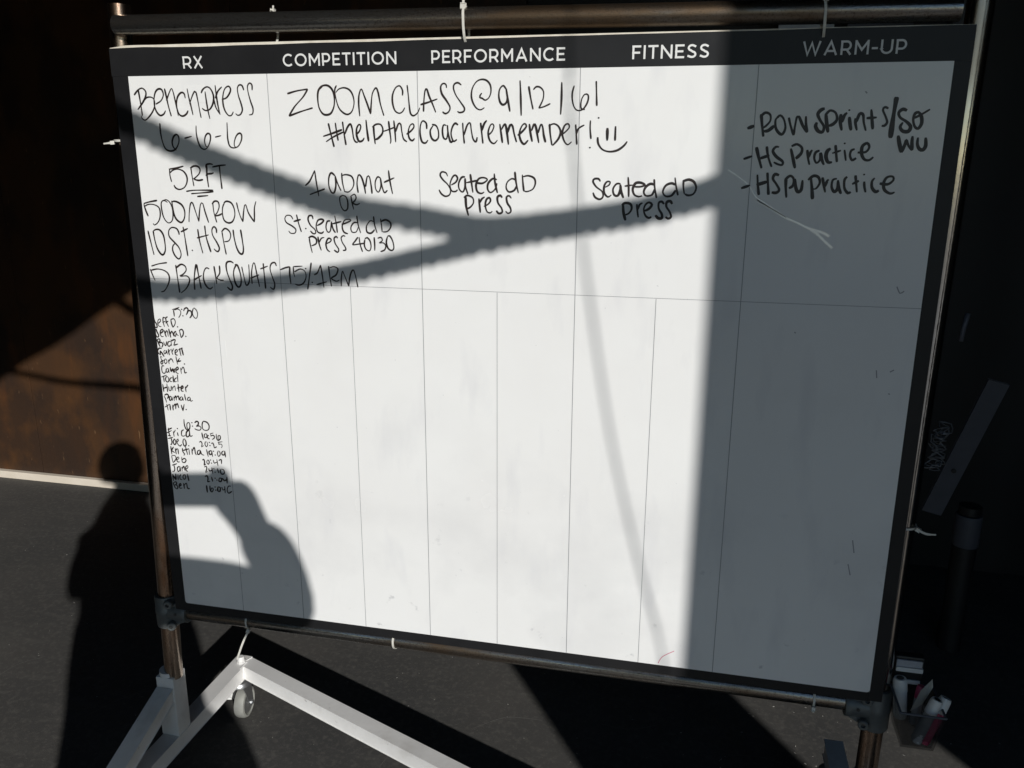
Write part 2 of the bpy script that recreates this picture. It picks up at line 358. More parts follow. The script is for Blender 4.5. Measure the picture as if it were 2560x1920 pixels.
def word(txt, x0, x1, z0=1.1403, ch=.0214, gap=.16):
    tot = sum(GL[c][0] for c in txt) + gap * (len(txt) - 1); k = (x1 - x0) / tot; x = x0; q = 0
    for c in txt:
        b = bmesh.new()
        for st in GL[c][1]:
            P = [Vector((x + px * k, z0 + pz * ch)) for px, pz in st]
            n = len(P); ws = [.150 * ch] * n; q += 1
            yy = -.0006 - .00001 * (q % 5); prev = None
            for i in range(n):
                d1 = (P[i] - P[i - 1]).normalized() if i else (P[1] - P[0]).normalized()
                d2 = (P[i + 1] - P[i]).normalized() if i < n - 1 else d1
                mt = (d1 + d2); mt = mt.normalized() if mt.length > 1e-6 else d1
                nrm = Vector((-mt.y, mt.x)); s = ws[i] / 2 / max(.45, nrm.dot(Vector((-d1.y, d1.x))))
                cur = (b.verts.new((P[i].x + nrm.x * s, yy, P[i].y + nrm.y * s + F0)), b.verts.new((P[i].x - nrm.x * s, yy, P[i].y - nrm.y * s + F0)))
                if prev: b.faces.new((prev[0], prev[1], cur[1], cur[0]))
                prev = cur
        bobj('header_letter', b, 'letters'); x += (GL[c][0] + gap) * k
word('RX', .1200, .1626, gap=.10); word('COMPETITION', .3255, .5459); word('PERFORMANCE', .6106, .8490)
word('FITNESS', .9623, 1.0880); word('WARM-UP', 1.2333, 1.3891)

# handwriting: (line width in mm, strokes in tenths of a millimetre on the board)
INK = [
    (2.7, "90,10940 182,11028 276,11064 349,11005 337,10910 254,10794 137,10672|191,11038 204,10901 218,10710 225,10560|255,10805 355,10889 457,10898 514,10855 522,10771 479,10665 390,10559 278,10478 206,10517 207,10560|542,10770 662,10833 725,10937 699,11032 625,11043 555,10981 514,10855 512,10728 549,10622 618,10562 696,10589 741,10652|763,11052 785,10916 813,10726 854,10546|780,10832 899,11040 939,10998 972,10809 993,10661 1005,10549|1189,10869 1174,10953 1115,10975 1038,10913 997,10808 995,10682 1033,10576 1105,10548 1183,10586 1227,10649|1246,11046 1266,10889 1297,10722 1322,10564|1269,10764 1342,10910 1400,10992 1429,10971 1454,10804 1473,10636 1490,10514|1536,10959 1574,11021 1652,11068 1723,11050 1776,10967 1790,10863 1754,10749 1685,10666 1597,10646 1527,10688|1620,10989 1629,10844 1647,10656 1674,10492|1842,11100 1848,10966 1864,10759 1895,10571|1792,10842 1822,10697 1902,10571|1826,10863 1887,10986 1979,11067|1957,10841 2057,10871 2138,10963 2156,11034 2112,11076 2035,11026 1987,10902 1978,10758 2010,10633 2076,10553 2137,10559 2179,10621|2429,11000 2400,11082 2341,11093 2300,11033 2312,10899 2349,10775 2369,10651 2319,10568 2257,10558 2224,10589|2600,10998 2603,11090 2558,11125 2511,11071 2516,10958 2554,10794 2591,10670 2571,10577 2498,10561"),
    (2.7, "588,10419 584,10237 609,10064 659,9945 755,9902 873,9935 957,10053 969,10161 929,10210 862,10172 818,10075 832,9978 896,9917|1092,10139 1251,10176|1366,10373 1357,10235 1378,10086 1428,9968 1512,9936 1593,10000 1647,10118 1650,10203 1604,10230 1549,10182 1520,10086 1542,9990 1591,9979|1750,10160 1882,10188|2027,10428 2020,10276 2016,10128 2044,10001 2118,9963 2219,9990 2296,10096 2314,10191 2277,10233 2207,10191 2154,10086 2146,9997 2181,9975"),
    (2.7, "683,9560 852,9583 1013,9619|701,9556 696,9446 719,9318|708,9490 757,9534 875,9562 997,9525 1063,9427 1056,9317 989,9217 882,9176 796,9204 764,9259|1170,9603 1179,9450 1200,9241|1155,9581 1235,9621 1322,9615 1367,9561 1333,9473 1236,9396 1209,9380 1307,9353 1415,9369|1480,9442 1521,9475 1622,9486 1653,9502|1495,9594 1513,9648 1590,9666 1651,9654|1517,9638 1506,9453 1520,9223|1634,9606 1785,9633 1930,9647|1790,9633 1793,9455 1805,9194|1019,9140 1212,9164 1615,9169|1618,9143 1435,9123 1123,9097|1250,9045 1495,9066"),
    (2.7, "41,8891 182,8927 354,8957|45,8884 70,8767 115,8643|52,8835 149,8877 279,8872 377,8817 394,8705 363,8591 301,8510 231,8474 209,8508|583,8922 497,8959 440,8909 436,8773 459,8638 514,8548 576,8522 647,8573 678,8687 675,8822 624,8934 551,8973 469,8943|678,8957 688,8823 709,8665 763,8576 850,8537 924,8624 944,8760 899,8871 804,8932 715,8946 674,8923|1018,8547 1041,8716 1086,8896 1135,8919 1182,8764 1237,8563|1237,8563 1269,8743 1311,8900 1358,8912 1396,8745 1452,8544|1579,8926 1586,8748 1630,8553|1559,8904 1620,8960 1694,8950 1711,8862 1662,8750 1605,8682 1695,8695 1768,8729|1830,8930 1784,8841 1771,8707 1798,8596 1882,8549 1972,8577 2033,8690 2032,8823 1980,8932 1883,8964 1818,8930|2093,8945 2118,8802 2156,8670 2197,8575|2197,8575 2224,8738 2262,8893 2288,8904 2336,8740 2445,8576|2445,8576 2457,8720 2469,8852 2511,8973"),
    (2.7, "72,8360 102,8172 153,7876|190,8359 207,8175 251,7991 344,7882 420,7972 429,8157 406,8295 337,8380 246,8383 189,8347|770,8292 764,8349 720,8416 618,8432 545,8366 545,8252 637,8151 730,8050 770,7936 755,7854 704,7811 632,7874 591,7977 607,8070 674,8129|874,8453 894,8238 919,7871|811,8350 979,8422|1023,7993 1041,7989|1196,8415 1212,8200 1262,7938|1357,8486 1371,8249 1445,7966|1160,8239 1428,8307|1605,8345 1605,8424 1559,8468 1510,8411 1516,8298 1592,8164 1637,8051 1600,7982 1551,8003 1516,8037|1726,8370 1745,8168 1778,7930|1714,8370 1796,8439 1880,8396 1910,8307 1862,8205 1759,8179|1971,8421 1981,8264 2015,8084 2068,7972 2130,7951 2163,8043 2154,8223 2134,8425"),
    (2.7, "63,7647 243,7699 431,7728|29,7587 69,7470 115,7349|53,7564 203,7592 359,7562 442,7483 442,7365 373,7232 297,7146 228,7127|624,7688 636,7442 653,7124|631,7630 744,7703 832,7671 849,7590 774,7506 691,7468|703,7456 849,7473 907,7405 870,7298 793,7201 679,7118|1003,7197 1012,7409 1063,7643 1096,7702 1116,7529 1150,7226|998,7396 1191,7496|1373,7630 1310,7651 1251,7580 1224,7439 1262,7300 1345,7229 1415,7271|1482,7692 1498,7519 1511,7333|1604,7707 1597,7557 1528,7455 1597,7417 1674,7416|1923,7763 1863,7795 1785,7781 1753,7712 1765,7574 1814,7414 1855,7299 1822,7223 1738,7283|1985,7742 1925,7648 1902,7532 1926,7371 1982,7292 2037,7329 2062,7469 2038,7629 1996,7731 1945,7729|2095,7699 2127,7494 2164,7334 2234,7405 2249,7590 2251,7750|2293,7361 2298,7569 2338,7741 2379,7777 2412,7572 2453,7310|2265,7476 2460,7551|2567,7783 2573,7555 2582,7280|2495,7667 2662,7729|2849,7735 2817,7802 2741,7777 2708,7674 2745,7515 2785,7379 2752,7275 2680,7318"),
    (2.5, "2918,7662 3033,7707 3133,7732|3133,7732 3122,7574 3134,7392|3207,7735 3404,7752|3207,7735 3210,7599 3230,7532|3225,7634 3352,7694 3447,7652 3464,7540 3407,7425 3306,7376 3221,7395|3592,7826 3539,7565 3485,7302|3463,7714 3474,7698|3580,7445 3599,7436|3638,7591 3714,7639 3783,7787|3783,7787 3808,7597 3830,7349|3675,7400 3898,7465|3951,7770 3965,7580 3990,7378|3973,7737 4059,7762 4141,7720 4099,7607 3998,7536 4092,7483 4165,7508|4195,7386 4203,7543 4234,7678 4267,7613 4352,7391|4352,7391 4370,7527 4413,7662 4463,7708 4504,7576 4538,7380"),
    (2.7, "3309,10929 3510,10977 3724,11004|3724,11004 3618,10865 3445,10704 3316,10535|3316,10535 3555,10611 3803,10676|4020,11051 3936,10982 3912,10841 3930,10679 3993,10577 4071,10551 4165,10586 4230,10717 4238,10878 4200,10998 4112,11063 3998,11051 3925,10982|4294,11061 4255,10978 4270,10838 4319,10676 4405,10585 4494,10558 4576,10614 4622,10754 4601,10894 4538,10984 4439,11019 4336,10997 4276,10938|4723,10522 4711,10733 4725,10893 4774,10991 4825,10872 4885,10712 4934,10561|4934,10561 4953,10731 4983,10910 5053,11008 5094,10928 5131,10729 5190,10529|5556,10873 5558,10962 5506,11037 5428,11003 5369,10885 5364,10747 5404,10618 5480,10571 5547,10597 5593,10666|5648,11049 5665,10882 5681,10685 5700,10566 5754,10526 5832,10575 5877,10664|5945,10594 5957,10781 5982,10947 6015,10976 6056,10858 6118,10721 6175,10579|5890,10713 6032,10751 6210,10808|6381,10991 6371,11049 6318,11065 6274,11011 6293,10895 6377,10777 6440,10669 6417,10591 6352,10558 6299,10591|6654,11035 6595,11074 6531,11056 6509,10989 6550,10872 6633,10755 6707,10647 6685,10589 6610,10575 6578,10599|7026,10896 6994,10858 6990,10825 7036,10809 7088,10779 7151,10817 7189,10903 7183,11018 7121,11100 7027,11124 6933,11089 6858,10984 6836,10850 6867,10733 6930,10645 7003,10619 7073,10654|7464,10958 7412,11015 7350,10959 7333,10844 7360,10738 7413,10699 7475,10747 7485,10862 7464,10967 7496,10785 7534,10583|7711,11097 7722,10897 7736,10514"),
    (2.7, "7866,11000 7899,10819 7946,10618|7948,10942 7999,10989 8070,10978 8126,10911 8124,10798 8084,10703 8048,10636|8048,10636 8146,10664 8251,10711|8443,11058 8444,10794 8433,10528|8661,10999 8631,10887 8635,10755 8673,10641 8735,10593 8815,10611 8882,10696 8910,10790 8898,10850 8848,10856 8800,10791 8782,10697 8794,10621 8855,10611|9036,11068 9046,10882 9057,10666|9089,10464 9102,10477"),
    (2.9, "4097,10404 4134,10230 4189,9983|4236,10413 4251,10270 4276,10096|3980,10172 4180,10230 4367,10291|4032,10075 4176,10158 4387,10250|4379,10433 4398,10229 4428,10018|4413,10209 4471,10331 4531,10388 4562,10310 4583,10147 4619,10075 4664,10069|4648,10208 4707,10269 4734,10350 4701,10381 4652,10310 4647,10188 4687,10086 4756,10096 4792,10147|4840,10461 4854,10269 4876,10082|4982,10360 4987,10208 5003,10035|4958,10329 5028,10380 5117,10379 5159,10308 5145,10218 5063,10137 5006,10116|5276,10439 5292,10268 5309,10106 5295,10045|5169,10258 5270,10288 5383,10328|5376,10448 5392,10268 5401,10069|5403,10247 5463,10388 5507,10378 5525,10247 5554,10126 5619,10076|5612,10207 5702,10267 5759,10337 5739,10387 5683,10357 5647,10247 5665,10136 5720,10096 5765,10136|5999,10296 5991,10396 5926,10436 5881,10356 5872,10206 5906,10076 5972,10056 6017,10106|6121,10355 6064,10266 6084,10146 6148,10096 6214,10146 6217,10265 6175,10355 6099,10375|6370,10354 6316,10364 6293,10265 6312,10146 6366,10126 6390,10225 6388,10364|6388,10364 6400,10225 6441,10076 6496,10096|6586,10363 6532,10393 6478,10324 6454,10205 6496,10086 6561,10116|6672,10402 6681,10225 6700,10046|6691,10185 6757,10363 6811,10392 6831,10264 6862,10125 6915,10076 6937,10155|7002,10401 7022,10224 7043,10046|7023,10263 7066,10381 7115,10439|7128,10184 7203,10243 7245,10341 7214,10380 7171,10341 7139,10224 7171,10096 7245,10046 7308,10105"),
    (2.9, "7351,10380 7372,10243 7400,10056|7383,10282 7435,10370 7467,10321 7510,10027|7488,10223 7540,10360 7582,10340 7614,10203 7656,10070|7676,10184 7770,10261 7831,10339 7800,10382 7748,10339 7707,10223 7729,10105 7792,10037 7865,10105|7883,10378 7905,10222 7938,10076|7925,10261 7965,10368 7997,10338 8030,10183 8056,10056|8039,10222 8089,10367 8120,10328 8143,10183 8176,10066|8243,10376 8255,10222 8290,10018|8223,10338 8314,10376 8397,10337 8439,10240 8401,10124 8300,10012|8440,10183 8521,10240 8590,10317 8569,10375 8508,10346 8470,10221 8503,10095 8566,10028 8636,10076|8700,10365 8715,10201 8729,10028|8715,10201 8753,10297 8852,10354|8956,10430 8954,10297 8973,10124|8943,9974 8973,9985"),
    (4.2, "9253,10305 9255,10095|9391,10333 9390,10095"),
    (3.0, "9089,10153 9102,10047 9175,9951 9297,9913 9436,9936 9542,10009 9599,10082"),
    (2.5, "3561,9278 3661,9365 3773,9560|3773,9560 3791,9366 3829,9085|3645,9113 3960,9223|4179,9465 4105,9517 4054,9432 4045,9284 4086,9167 4144,9157 4186,9285 4179,9465|4179,9465 4223,9328 4286,9191|4315,9518 4322,9350 4359,9171|4312,9466 4394,9487 4508,9457 4550,9352 4521,9247 4436,9172 4355,9181|4628,9159 4613,9332 4648,9479 4704,9448 4754,9291 4775,9144|4781,9271 4819,9449 4864,9450 4892,9293 4904,9146|5080,9431 5024,9451 4975,9357 4981,9231 5036,9179 5087,9295 5080,9431|5080,9431 5109,9274 5150,9170 5209,9213|5244,9571 5261,9401 5309,9147|5146,9354 5353,9439"),
    (2.5, "4317,9107 4256,9074 4252,8988 4281,8882 4337,8825 4398,8862 4409,8991 4374,9086 4293,9113|4479,9098 4496,8971 4525,8850|4467,9087 4550,9131 4582,9068 4544,9003 4508,8971 4588,8940 4652,8969"),
    (2.5, "3266,8647 3223,8712 3138,8715 3097,8655 3128,8579 3245,8515 3313,8451 3285,8384 3199,8382 3161,8425|3345,8736 3381,8562 3427,8409|3276,8604 3428,8646|3513,8479 3532,8473|3683,8655 3668,8716 3608,8719 3580,8653 3621,8545 3712,8459 3720,8394 3671,8382 3614,8435|3760,8537 3851,8582 3902,8638 3855,8659 3782,8635 3740,8526 3769,8417 3852,8397 3889,8431|4039,8630 3972,8618 3942,8508 3972,8422 4028,8445 4062,8619|4062,8619 4083,8489 4131,8410|4132,8729 4158,8556 4169,8411|4076,8576 4261,8623|4265,8569 4373,8604 4457,8649 4411,8669 4328,8646 4275,8537 4305,8429 4386,8398|4589,8608 4514,8607 4451,8519 4470,8433 4552,8435 4599,8522|4578,8737 4601,8566 4645,8415|4911,8636 4842,8646 4768,8548 4775,8440 4855,8420 4928,8486|4915,8733 4931,8572 4976,8423|5052,8693 5069,8554 5077,8447|5061,8639 5155,8673 5245,8622 5248,8536 5181,8460 5088,8447"),
    (2.5, "3582,8303 3597,8171 3629,8016|3565,8302 3644,8331 3725,8284 3720,8196 3620,8149|3764,8329 3780,8197 3820,8066|3786,8220 3834,8298 3895,8315|3911,8190 4010,8236 4036,8281 3977,8301 3924,8201 3942,8091 3999,8044|4168,8306 4146,8338 4097,8304 4115,8206 4181,8098 4154,8042 4085,8084|4324,8343 4289,8359 4240,8319 4259,8232 4314,8145 4323,8091 4263,8078|4583,8338 4521,8260 4470,8193 4589,8207 4707,8226|4606,8338 4623,8197 4664,8063|4722,8298 4706,8199 4737,8113 4806,8087 4840,8159 4826,8268 4770,8332 4722,8309|4910,8346 4916,8205 4912,8092|4979,8326 5050,8343 5071,8285 5011,8240 5092,8242 5137,8189 5111,8112 5028,8077|5178,8363 5151,8254 5181,8147 5249,8105 5297,8150 5279,8279 5224,8375 5178,8367"),
    (2.9, "6377,9473 6345,9534 6269,9550 6235,9492 6288,9411 6375,9330 6428,9228 6405,9145 6327,9119 6251,9164 6208,9235|6441,9320 6529,9372 6563,9444 6520,9495 6465,9453 6419,9330 6450,9218 6527,9208 6560,9240|6705,9466 6639,9455 6584,9352 6593,9250 6658,9200 6703,9292 6705,9445|6705,9445 6714,9293 6756,9160|6803,9517 6823,9375 6850,9192|6726,9364 6943,9407|6910,9366 7029,9357 7120,9419 7062,9455 6965,9438 6910,9336 6931,9213 7006,9177 7061,9205|7298,9421 7223,9440 7137,9358 7126,9256 7179,9196 7265,9258 7298,9360|7248,9531 7265,9360 7308,9188|7649,9414 7575,9443 7490,9382 7469,9281 7522,9211 7618,9242 7660,9323|7627,9564 7649,9384 7693,9192|7764,9515 7776,9365 7794,9224|7767,9475 7870,9496 7975,9457 8001,9367 7956,9266 7851,9221 7798,9234"),
    (3.4, "6679,9097 6745,9139 6843,9099 6857,9007 6787,8923 6710,8901|6712,9118 6721,8943 6763,8778|6962,9091 6973,8968 6987,8834|6973,9009 7017,9081 7071,9117|7053,8948 7135,8991 7179,9053 7157,9104 7103,9072 7081,8969 7113,8857 7178,8837 7211,8869|7394,9107 7362,9147 7308,9116 7319,9014 7384,8923 7395,8851 7330,8829 7287,8880|7565,9099 7523,9144 7476,9119 7491,9017 7545,8936 7556,8864 7502,8833 7459,8873"),
    (3.2, "9158,9409 9126,9454 9055,9453 9030,9407 9089,9319 9193,9241 9213,9153 9157,9106 9074,9141 9035,9220|9242,9311 9311,9351 9330,9401 9279,9410 9231,9341 9231,9222 9298,9148 9358,9184|9512,9373 9442,9372 9384,9283 9408,9185 9475,9176 9515,9285 9508,9363|9508,9363 9527,9246 9572,9132|9638,9492 9654,9326 9661,9153|9584,9335 9723,9356|9744,9327 9854,9328 9932,9358 9861,9396 9772,9386 9726,9287 9760,9190 9841,9161 9891,9176|10100,9360 10030,9379 9953,9329 9918,9241 9960,9177 10059,9194 10104,9292|10086,9457 10103,9311 10141,9140|10454,9364 10384,9392 10288,9352 10244,9245 10297,9173 10395,9188 10459,9277|10437,9489 10465,9335 10502,9190|10585,9452 10586,9336 10609,9211|10567,9423 10672,9456 10762,9415 10801,9319 10764,9222 10678,9192 10618,9216"),
    (3.6, "9546,9009 9605,9049 9697,9031 9720,8952 9673,8872 9593,8840|9565,9049 9581,8890 9621,8747|9807,9033 9822,8914 9841,8805|9816,8924 9857,9023 9906,9054|9938,8916 10020,8957 10067,9027 10015,9065 9957,9025 9931,8936 9966,8837 10028,8799 10067,8823|10274,9040 10233,9082 10184,9058 10189,8960 10243,8872 10247,8803 10187,8798 10135,8850|10412,9042 10380,9090 10322,9076 10316,9001 10380,8904 10404,8826 10356,8795 10311,8824"),
    (4.0, "11571,10288 11682,10331|11777,10515 11800,10363 11838,10157|11769,10472 11840,10536 11919,10503 11927,10406 11858,10320 11816,10298|11831,10244 11907,10254 11998,10330|12063,10470 12012,10427 12023,10298 12085,10211 12140,10200 12175,10297 12142,10427 12082,10491 12031,10459|12215,10458 12259,10318 12315,10178|12315,10178 12324,10318 12343,10468 12375,10468 12440,10339 12520,10221|12520,10221 12492,10360 12481,10478|12761,10593 12706,10572 12663,10509 12699,10424 12773,10316 12760,10231 12695,10242 12645,10317 12660,10381|12785,10519 12809,10380 12846,10220|12777,10487 12844,10561 12931,10528 12963,10422 12907,10348 12846,10327|13018,10507 13020,10379 13054,10251|13041,10379 13072,10485 13110,10527|13148,10464 13169,10358 13195,10251|13133,10569 13142,10563|13244,10442 13253,10357 13285,10251|13261,10378 13300,10505 13353,10494 13376,10378 13421,10246|13468,10577 13496,10419 13523,10267|13410,10441 13565,10451|13724,10586 13670,10607 13644,10565 13697,10460 13727,10376 13692,10324 13651,10324|14003,10552 13940,10574 13885,10522 13914,10449 14013,10385 14083,10312 14061,10238 13979,10239 13931,10302 13963,10375|14188,10530 14130,10510 14111,10416 14144,10312 14199,10280 14240,10353 14227,10457 14178,10530|14119,10437 14232,10499 14340,10570"),
    (6.0, "13826,10761 13810,10460 13803,10133"),
    (4.4, "13915,10175 13952,10038 13993,9910|13993,9910 14034,10038 14047,10101 14088,10017 14148,9942|14148,9942 14134,10059 14131,10165|14215,10143 14218,10038 14258,9964 14310,9953 14343,10017 14327,10143"),
    (4.2, "11546,9797 11686,9848|11741,9992 11786,9838 11850,9649|11905,10003 11941,9838 12009,9673|11800,9805 11961,9860|12103,9993 12048,9993 12010,9927 12072,9839 12177,9762 12171,9707 12104,9718 12036,9750|12290,9971 12336,9818 12383,9653|12298,10004 12381,10037 12462,9982 12459,9895 12380,9807|12551,9950 12574,9819 12606,9709|12574,9819 12608,9917 12631,9946|12745,9939 12684,9907 12671,9819 12710,9743 12760,9787 12759,9907|12759,9907 12791,9798 12832,9711|12913,9972 12864,9929 12851,9842 12891,9755 12956,9755|12982,10026 13006,9886 13030,9756|12942,9896 13075,9940|13127,9951 13146,9865 13166,9778|13116,10054 13126,10048|13284,9962 13234,9940 13220,9865 13260,9789 13320,9822|13332,9908 13457,9919 13501,9995 13463,10054 13395,10005 13397,9887 13448,9801 13523,9790 13580,9840"),
    (4.2, "11543,9321 11685,9372|11791,9549 11810,9392 11840,9212|11950,9583 11971,9416 11996,9218|11789,9380 11973,9438|12141,9540 12074,9555 12047,9484 12109,9395 12161,9306 12121,9256 12043,9260|12255,9497 12263,9352 12287,9177|12246,9475 12317,9531 12376,9487 12375,9376 12313,9330|12398,9487 12421,9354 12460,9276 12512,9310 12520,9466|12646,9511 12680,9334 12705,9156|12606,9467 12687,9534 12765,9513 12795,9424 12749,9335 12707,9324|12829,9513 12863,9381 12896,9270|12876,9359 12910,9459 12929,9481|13057,9493 12995,9471 12988,9360 13035,9283 13083,9339 13076,9471|13076,9471 13104,9339 13145,9251|13213,9527 13176,9472 13190,9340 13251,9264 13291,9286|13338,9550 13364,9408 13388,9277|13300,9408 13400,9464|13482,9453 13495,9366 13522,9278|13463,9567 13475,9558|13638,9509 13602,9455 13613,9356 13673,9291 13723,9314|13721,9423 13848,9413 13924,9479 13907,9534 13825,9522 13783,9435 13805,9326 13896,9266 13967,9288"),
    (2.4, "436,6768 519,6791 609,6821|465,6762 472,6698 471,6626|486,6761 569,6786 629,6744 621,6678 570,6604|652,6784 664,6780|666,6652 679,6647|701,6747 721,6793 774,6821 806,6790 785,6724 750,6671|787,6744 847,6766 879,6729 872,6663 823,6609|931,6815 903,6756 902,6678 945,6615 989,6623 1015,6709 992,6785 939,6828"),
    (2.4, "-7,6591 4,6506 41,6442 40,6375 -3,6380|-36,6411 18,6374|64,6456 137,6512 135,6558 89,6536 66,6469 95,6405 146,6400|255,6583 213,6594 196,6515 219,6397|178,6488 255,6518|317,6612 271,6590 275,6505 314,6402|250,6478 322,6527|384,6563 389,6484 415,6394|376,6556 451,6579 482,6528 467,6462 415,6394|518,6414 529,6411"),
    (2.4, "15,6348 29,6282 58,6217 46,6177 9,6181 -6,6241|98,6246 171,6302 168,6342 122,6320 98,6246 128,6187 173,6196|203,6324 216,6252 237,6180|216,6252 254,6320 274,6307 283,6195|310,6362 327,6257 340,6178|333,6244 377,6312 400,6261 409,6208|479,6318 433,6289 419,6235 453,6210 476,6291|476,6291 487,6252 527,6225|556,6348 569,6269 581,6184|547,6334 615,6364 646,6313 631,6246 581,6184|687,6222 698,6219"),
    (2.4, "9,6121 31,6056 64,5964|9,6115 63,6137 80,6098 46,6057 113,6060 138,6021 100,5952|160,6082 175,6023 201,5998 234,6093|323,6098 270,6082 247,6014 281,5989 330,6031|342,6139 335,6072 341,5999|346,6105 400,6135 444,6137|444,6137 387,6014|387,6014 493,6051"),
    (2.4, "98,5932 39,5936 -5,5880 11,5827 44,5795|50,5883 87,5844 136,5760|55,5883 51,5788|175,5903 142,5874 151,5821 191,5850 198,5904|198,5904 224,5812|253,5934 252,5867 267,5800|260,5867 304,5930|334,5938 332,5858 349,5812|342,5878 379,5951|405,5855 461,5892 450,5931 410,5902 409,5822 459,5811|520,5962 524,5868 538,5796|565,5977 578,5898 591,5812|479,5922 594,5972"),
    (2.4, "90,5743 48,5761 62,5695 91,5629 57,5593 41,5639 113,5684|153,5713 124,5658 149,5612 190,5648 175,5708 146,5713|226,5704 236,5603|236,5664 279,5720 315,5709 337,5643|412,5782 423,5688 436,5608|496,5746 435,5669|435,5669 526,5694|591,5631 603,5627"),
    (2.4, "112,5555 68,5560 45,5490 58,5410 109,5399 129,5441|189,5513 148,5483 156,5422 196,5445 204,5513|204,5513 214,5412|252,5543 263,5449 306,5506 319,5425|338,5521 348,5420|341,5481 378,5524|384,5477 440,5514 430,5554 390,5524 380,5443 435,5405|495,5544 502,5409|504,5491 556,5561 579,5509 586,5435 632,5455"),
    (2.4, "16,5311 149,5361|71,5328 71,5205|146,5340 109,5276 132,5216 178,5226 186,5295 154,5340|277,5314 223,5297 215,5228 268,5231|297,5363 295,5213|381,5320 334,5290 319,5228 372,5238|404,5390 401,5294 400,5226"),
    (2.4, "29,5162 38,4990|130,5175 128,4992|32,5066 141,5103|168,5116 170,5033 215,5036 227,5133|247,5121 259,5025|258,5080 309,5138 319,5029|396,5185 398,5007|355,5087 448,5120|458,5077 506,5110 503,5151 463,5121 461,5039 512,5035|561,5141 570,5018|564,5100 632,5180"),
    (2.4, "31,4898 61,4831 75,4755|40,4912 104,4944 137,4905 99,4840|196,4902 156,4879 156,4809 195,4826 211,4896|211,4896 223,4807|256,4899 267,4803|266,4858 310,4917 314,4820|320,4876 370,4921 382,4825|451,4912 410,4882 412,4827 451,4843 465,4906|465,4906 478,4825|524,4972 530,4890 545,4829|643,4912 597,4895 584,4839 628,4842 650,4905|650,4905 656,4823 703,4847"),
    (2.4, "17,4647 146,4725|71,4727 92,4582|148,4719 148,4586|212,4716 213,4591|223,4675 282,4735 277,4623|285,4694 329,4752 349,4663 363,4657|416,4730 445,4594|445,4594 492,4750|520,4634 531,4629"),
    (2.4, "448,4413 444,4315 458,4231 497,4178 551,4196 578,4283 560,4344 512,4320 503,4235 534,4181|624,4349 636,4346|631,4273 643,4269|694,4347 743,4386 785,4368 772,4311 723,4273|723,4273 799,4285 839,4247 804,4195 730,4196 681,4220|900,4398 869,4319 881,4222 953,4199 1016,4232 1032,4317 987,4383 900,4402"),
    (2.4, "137,4193 26,4142|47,4193 50,4087 62,3996|-6,4069 123,4135|21,4014 93,4008|160,4124 168,3997|170,4082 216,4157|255,4103 269,4019|262,4191 272,4186|421,4172 365,4140 354,4040 413,4031 446,4062|550,4182 475,4120 472,4021 536,4055 550,4182|550,4182 557,4042 619,4061|843,4142 865,3989|960,4123 907,4112 900,4041 952,4045 960,4123|960,4123 978,4005|991,4090 998,4087|997,4021 1006,4017|1035,4129 1119,4156|1049,4123 1058,4068|1053,4088 1121,4101 1130,4045 1074,4006|1184,4141 1182,4049 1214,3996 1270,4042 1269,4105 1224,4095 1222,4004"),
    (2.4, "10,3942 136,3980|89,3970 100,3864 70,3804 57,3825|171,3955 132,3881 155,3818 197,3857 177,3948|215,3880 265,3920 254,3954 219,3916 240,3832 289,3794 332,3840|392,3972 367,3885 395,3802 437,3834 438,3919 407,3974|494,3822 504,3817|761,3917 800,3942 825,3894 802,3814|802,3814 859,3854|913,3951 892,3885 923,3831 959,3891 936,3952|998,3936 1006,3933|1006,3866 1014,3863|1043,3912 1082,3929 1100,3888 1108,3818|1108,3818 1170,3852|1202,3953 1315,3976|1225,3955 1227,3899|1228,3910 1287,3918 1298,3869 1272,3832"),
    (2.4, "59,3775 67,3582|126,3766 70,3676|70,3676 141,3631|161,3740 176,3598|170,3684 214,3738|229,3732 229,3603|337,3755 343,3670 382,3616 350,3591|417,3790 450,3607|346,3698 503,3754|496,3754 495,3611|564,3759 565,3624|573,3703 628,3793 643,3652 670,3626|758,3747 702,3714 694,3642 749,3661 765,3740|765,3740 793,3650 851,3634|917,3774 945,3606|1027,3755 972,3722 988,3660 1035,3685 1035,3756|1035,3756 1050,3615|1075,3745 1084,3741|1110,3663 1119,3659|1199,3769 1170,3696 1194,3635 1236,3688 1221,3764|1325,3773 1277,3734 1287,3678 1340,3696 1348,3775|1348,3775 1356,3627"),
    (2.4, "57,3560 62,3474 76,3388|49,3552 134,3566 157,3496 85,3403|168,3461 227,3509 215,3544 172,3497 187,3427 241,3431|300,3551 302,3437 362,3427 399,3488 357,3520 307,3480|794,3515 826,3539 843,3483 820,3403|820,3403 868,3436|915,3533 894,3474 928,3434 956,3493 924,3540|983,3538 992,3535|1003,3469 1012,3465|1058,3545 1074,3475 1152,3510|1142,3566 1157,3411|1185,3541 1247,3568 1244,3468"),
    (2.4, "39,3334 166,3382|86,3346 98,3245 60,3184 31,3203|214,3328 163,3280 177,3201 219,3242 229,3329|229,3329 238,3207|274,3319 278,3218|284,3276 329,3338 341,3238|358,3254 426,3318 415,3360 374,3327 372,3241 416,3230|823,3360 870,3386 880,3329 841,3239|841,3239 903,3266|926,3340 943,3284 1013,3312|1004,3369 1012,3226|1046,3344 1055,3340|1068,3267 1077,3263|1137,3359 1157,3253|1218,3345 1197,3286 1237,3232 1292,3265 1284,3336 1226,3353"),
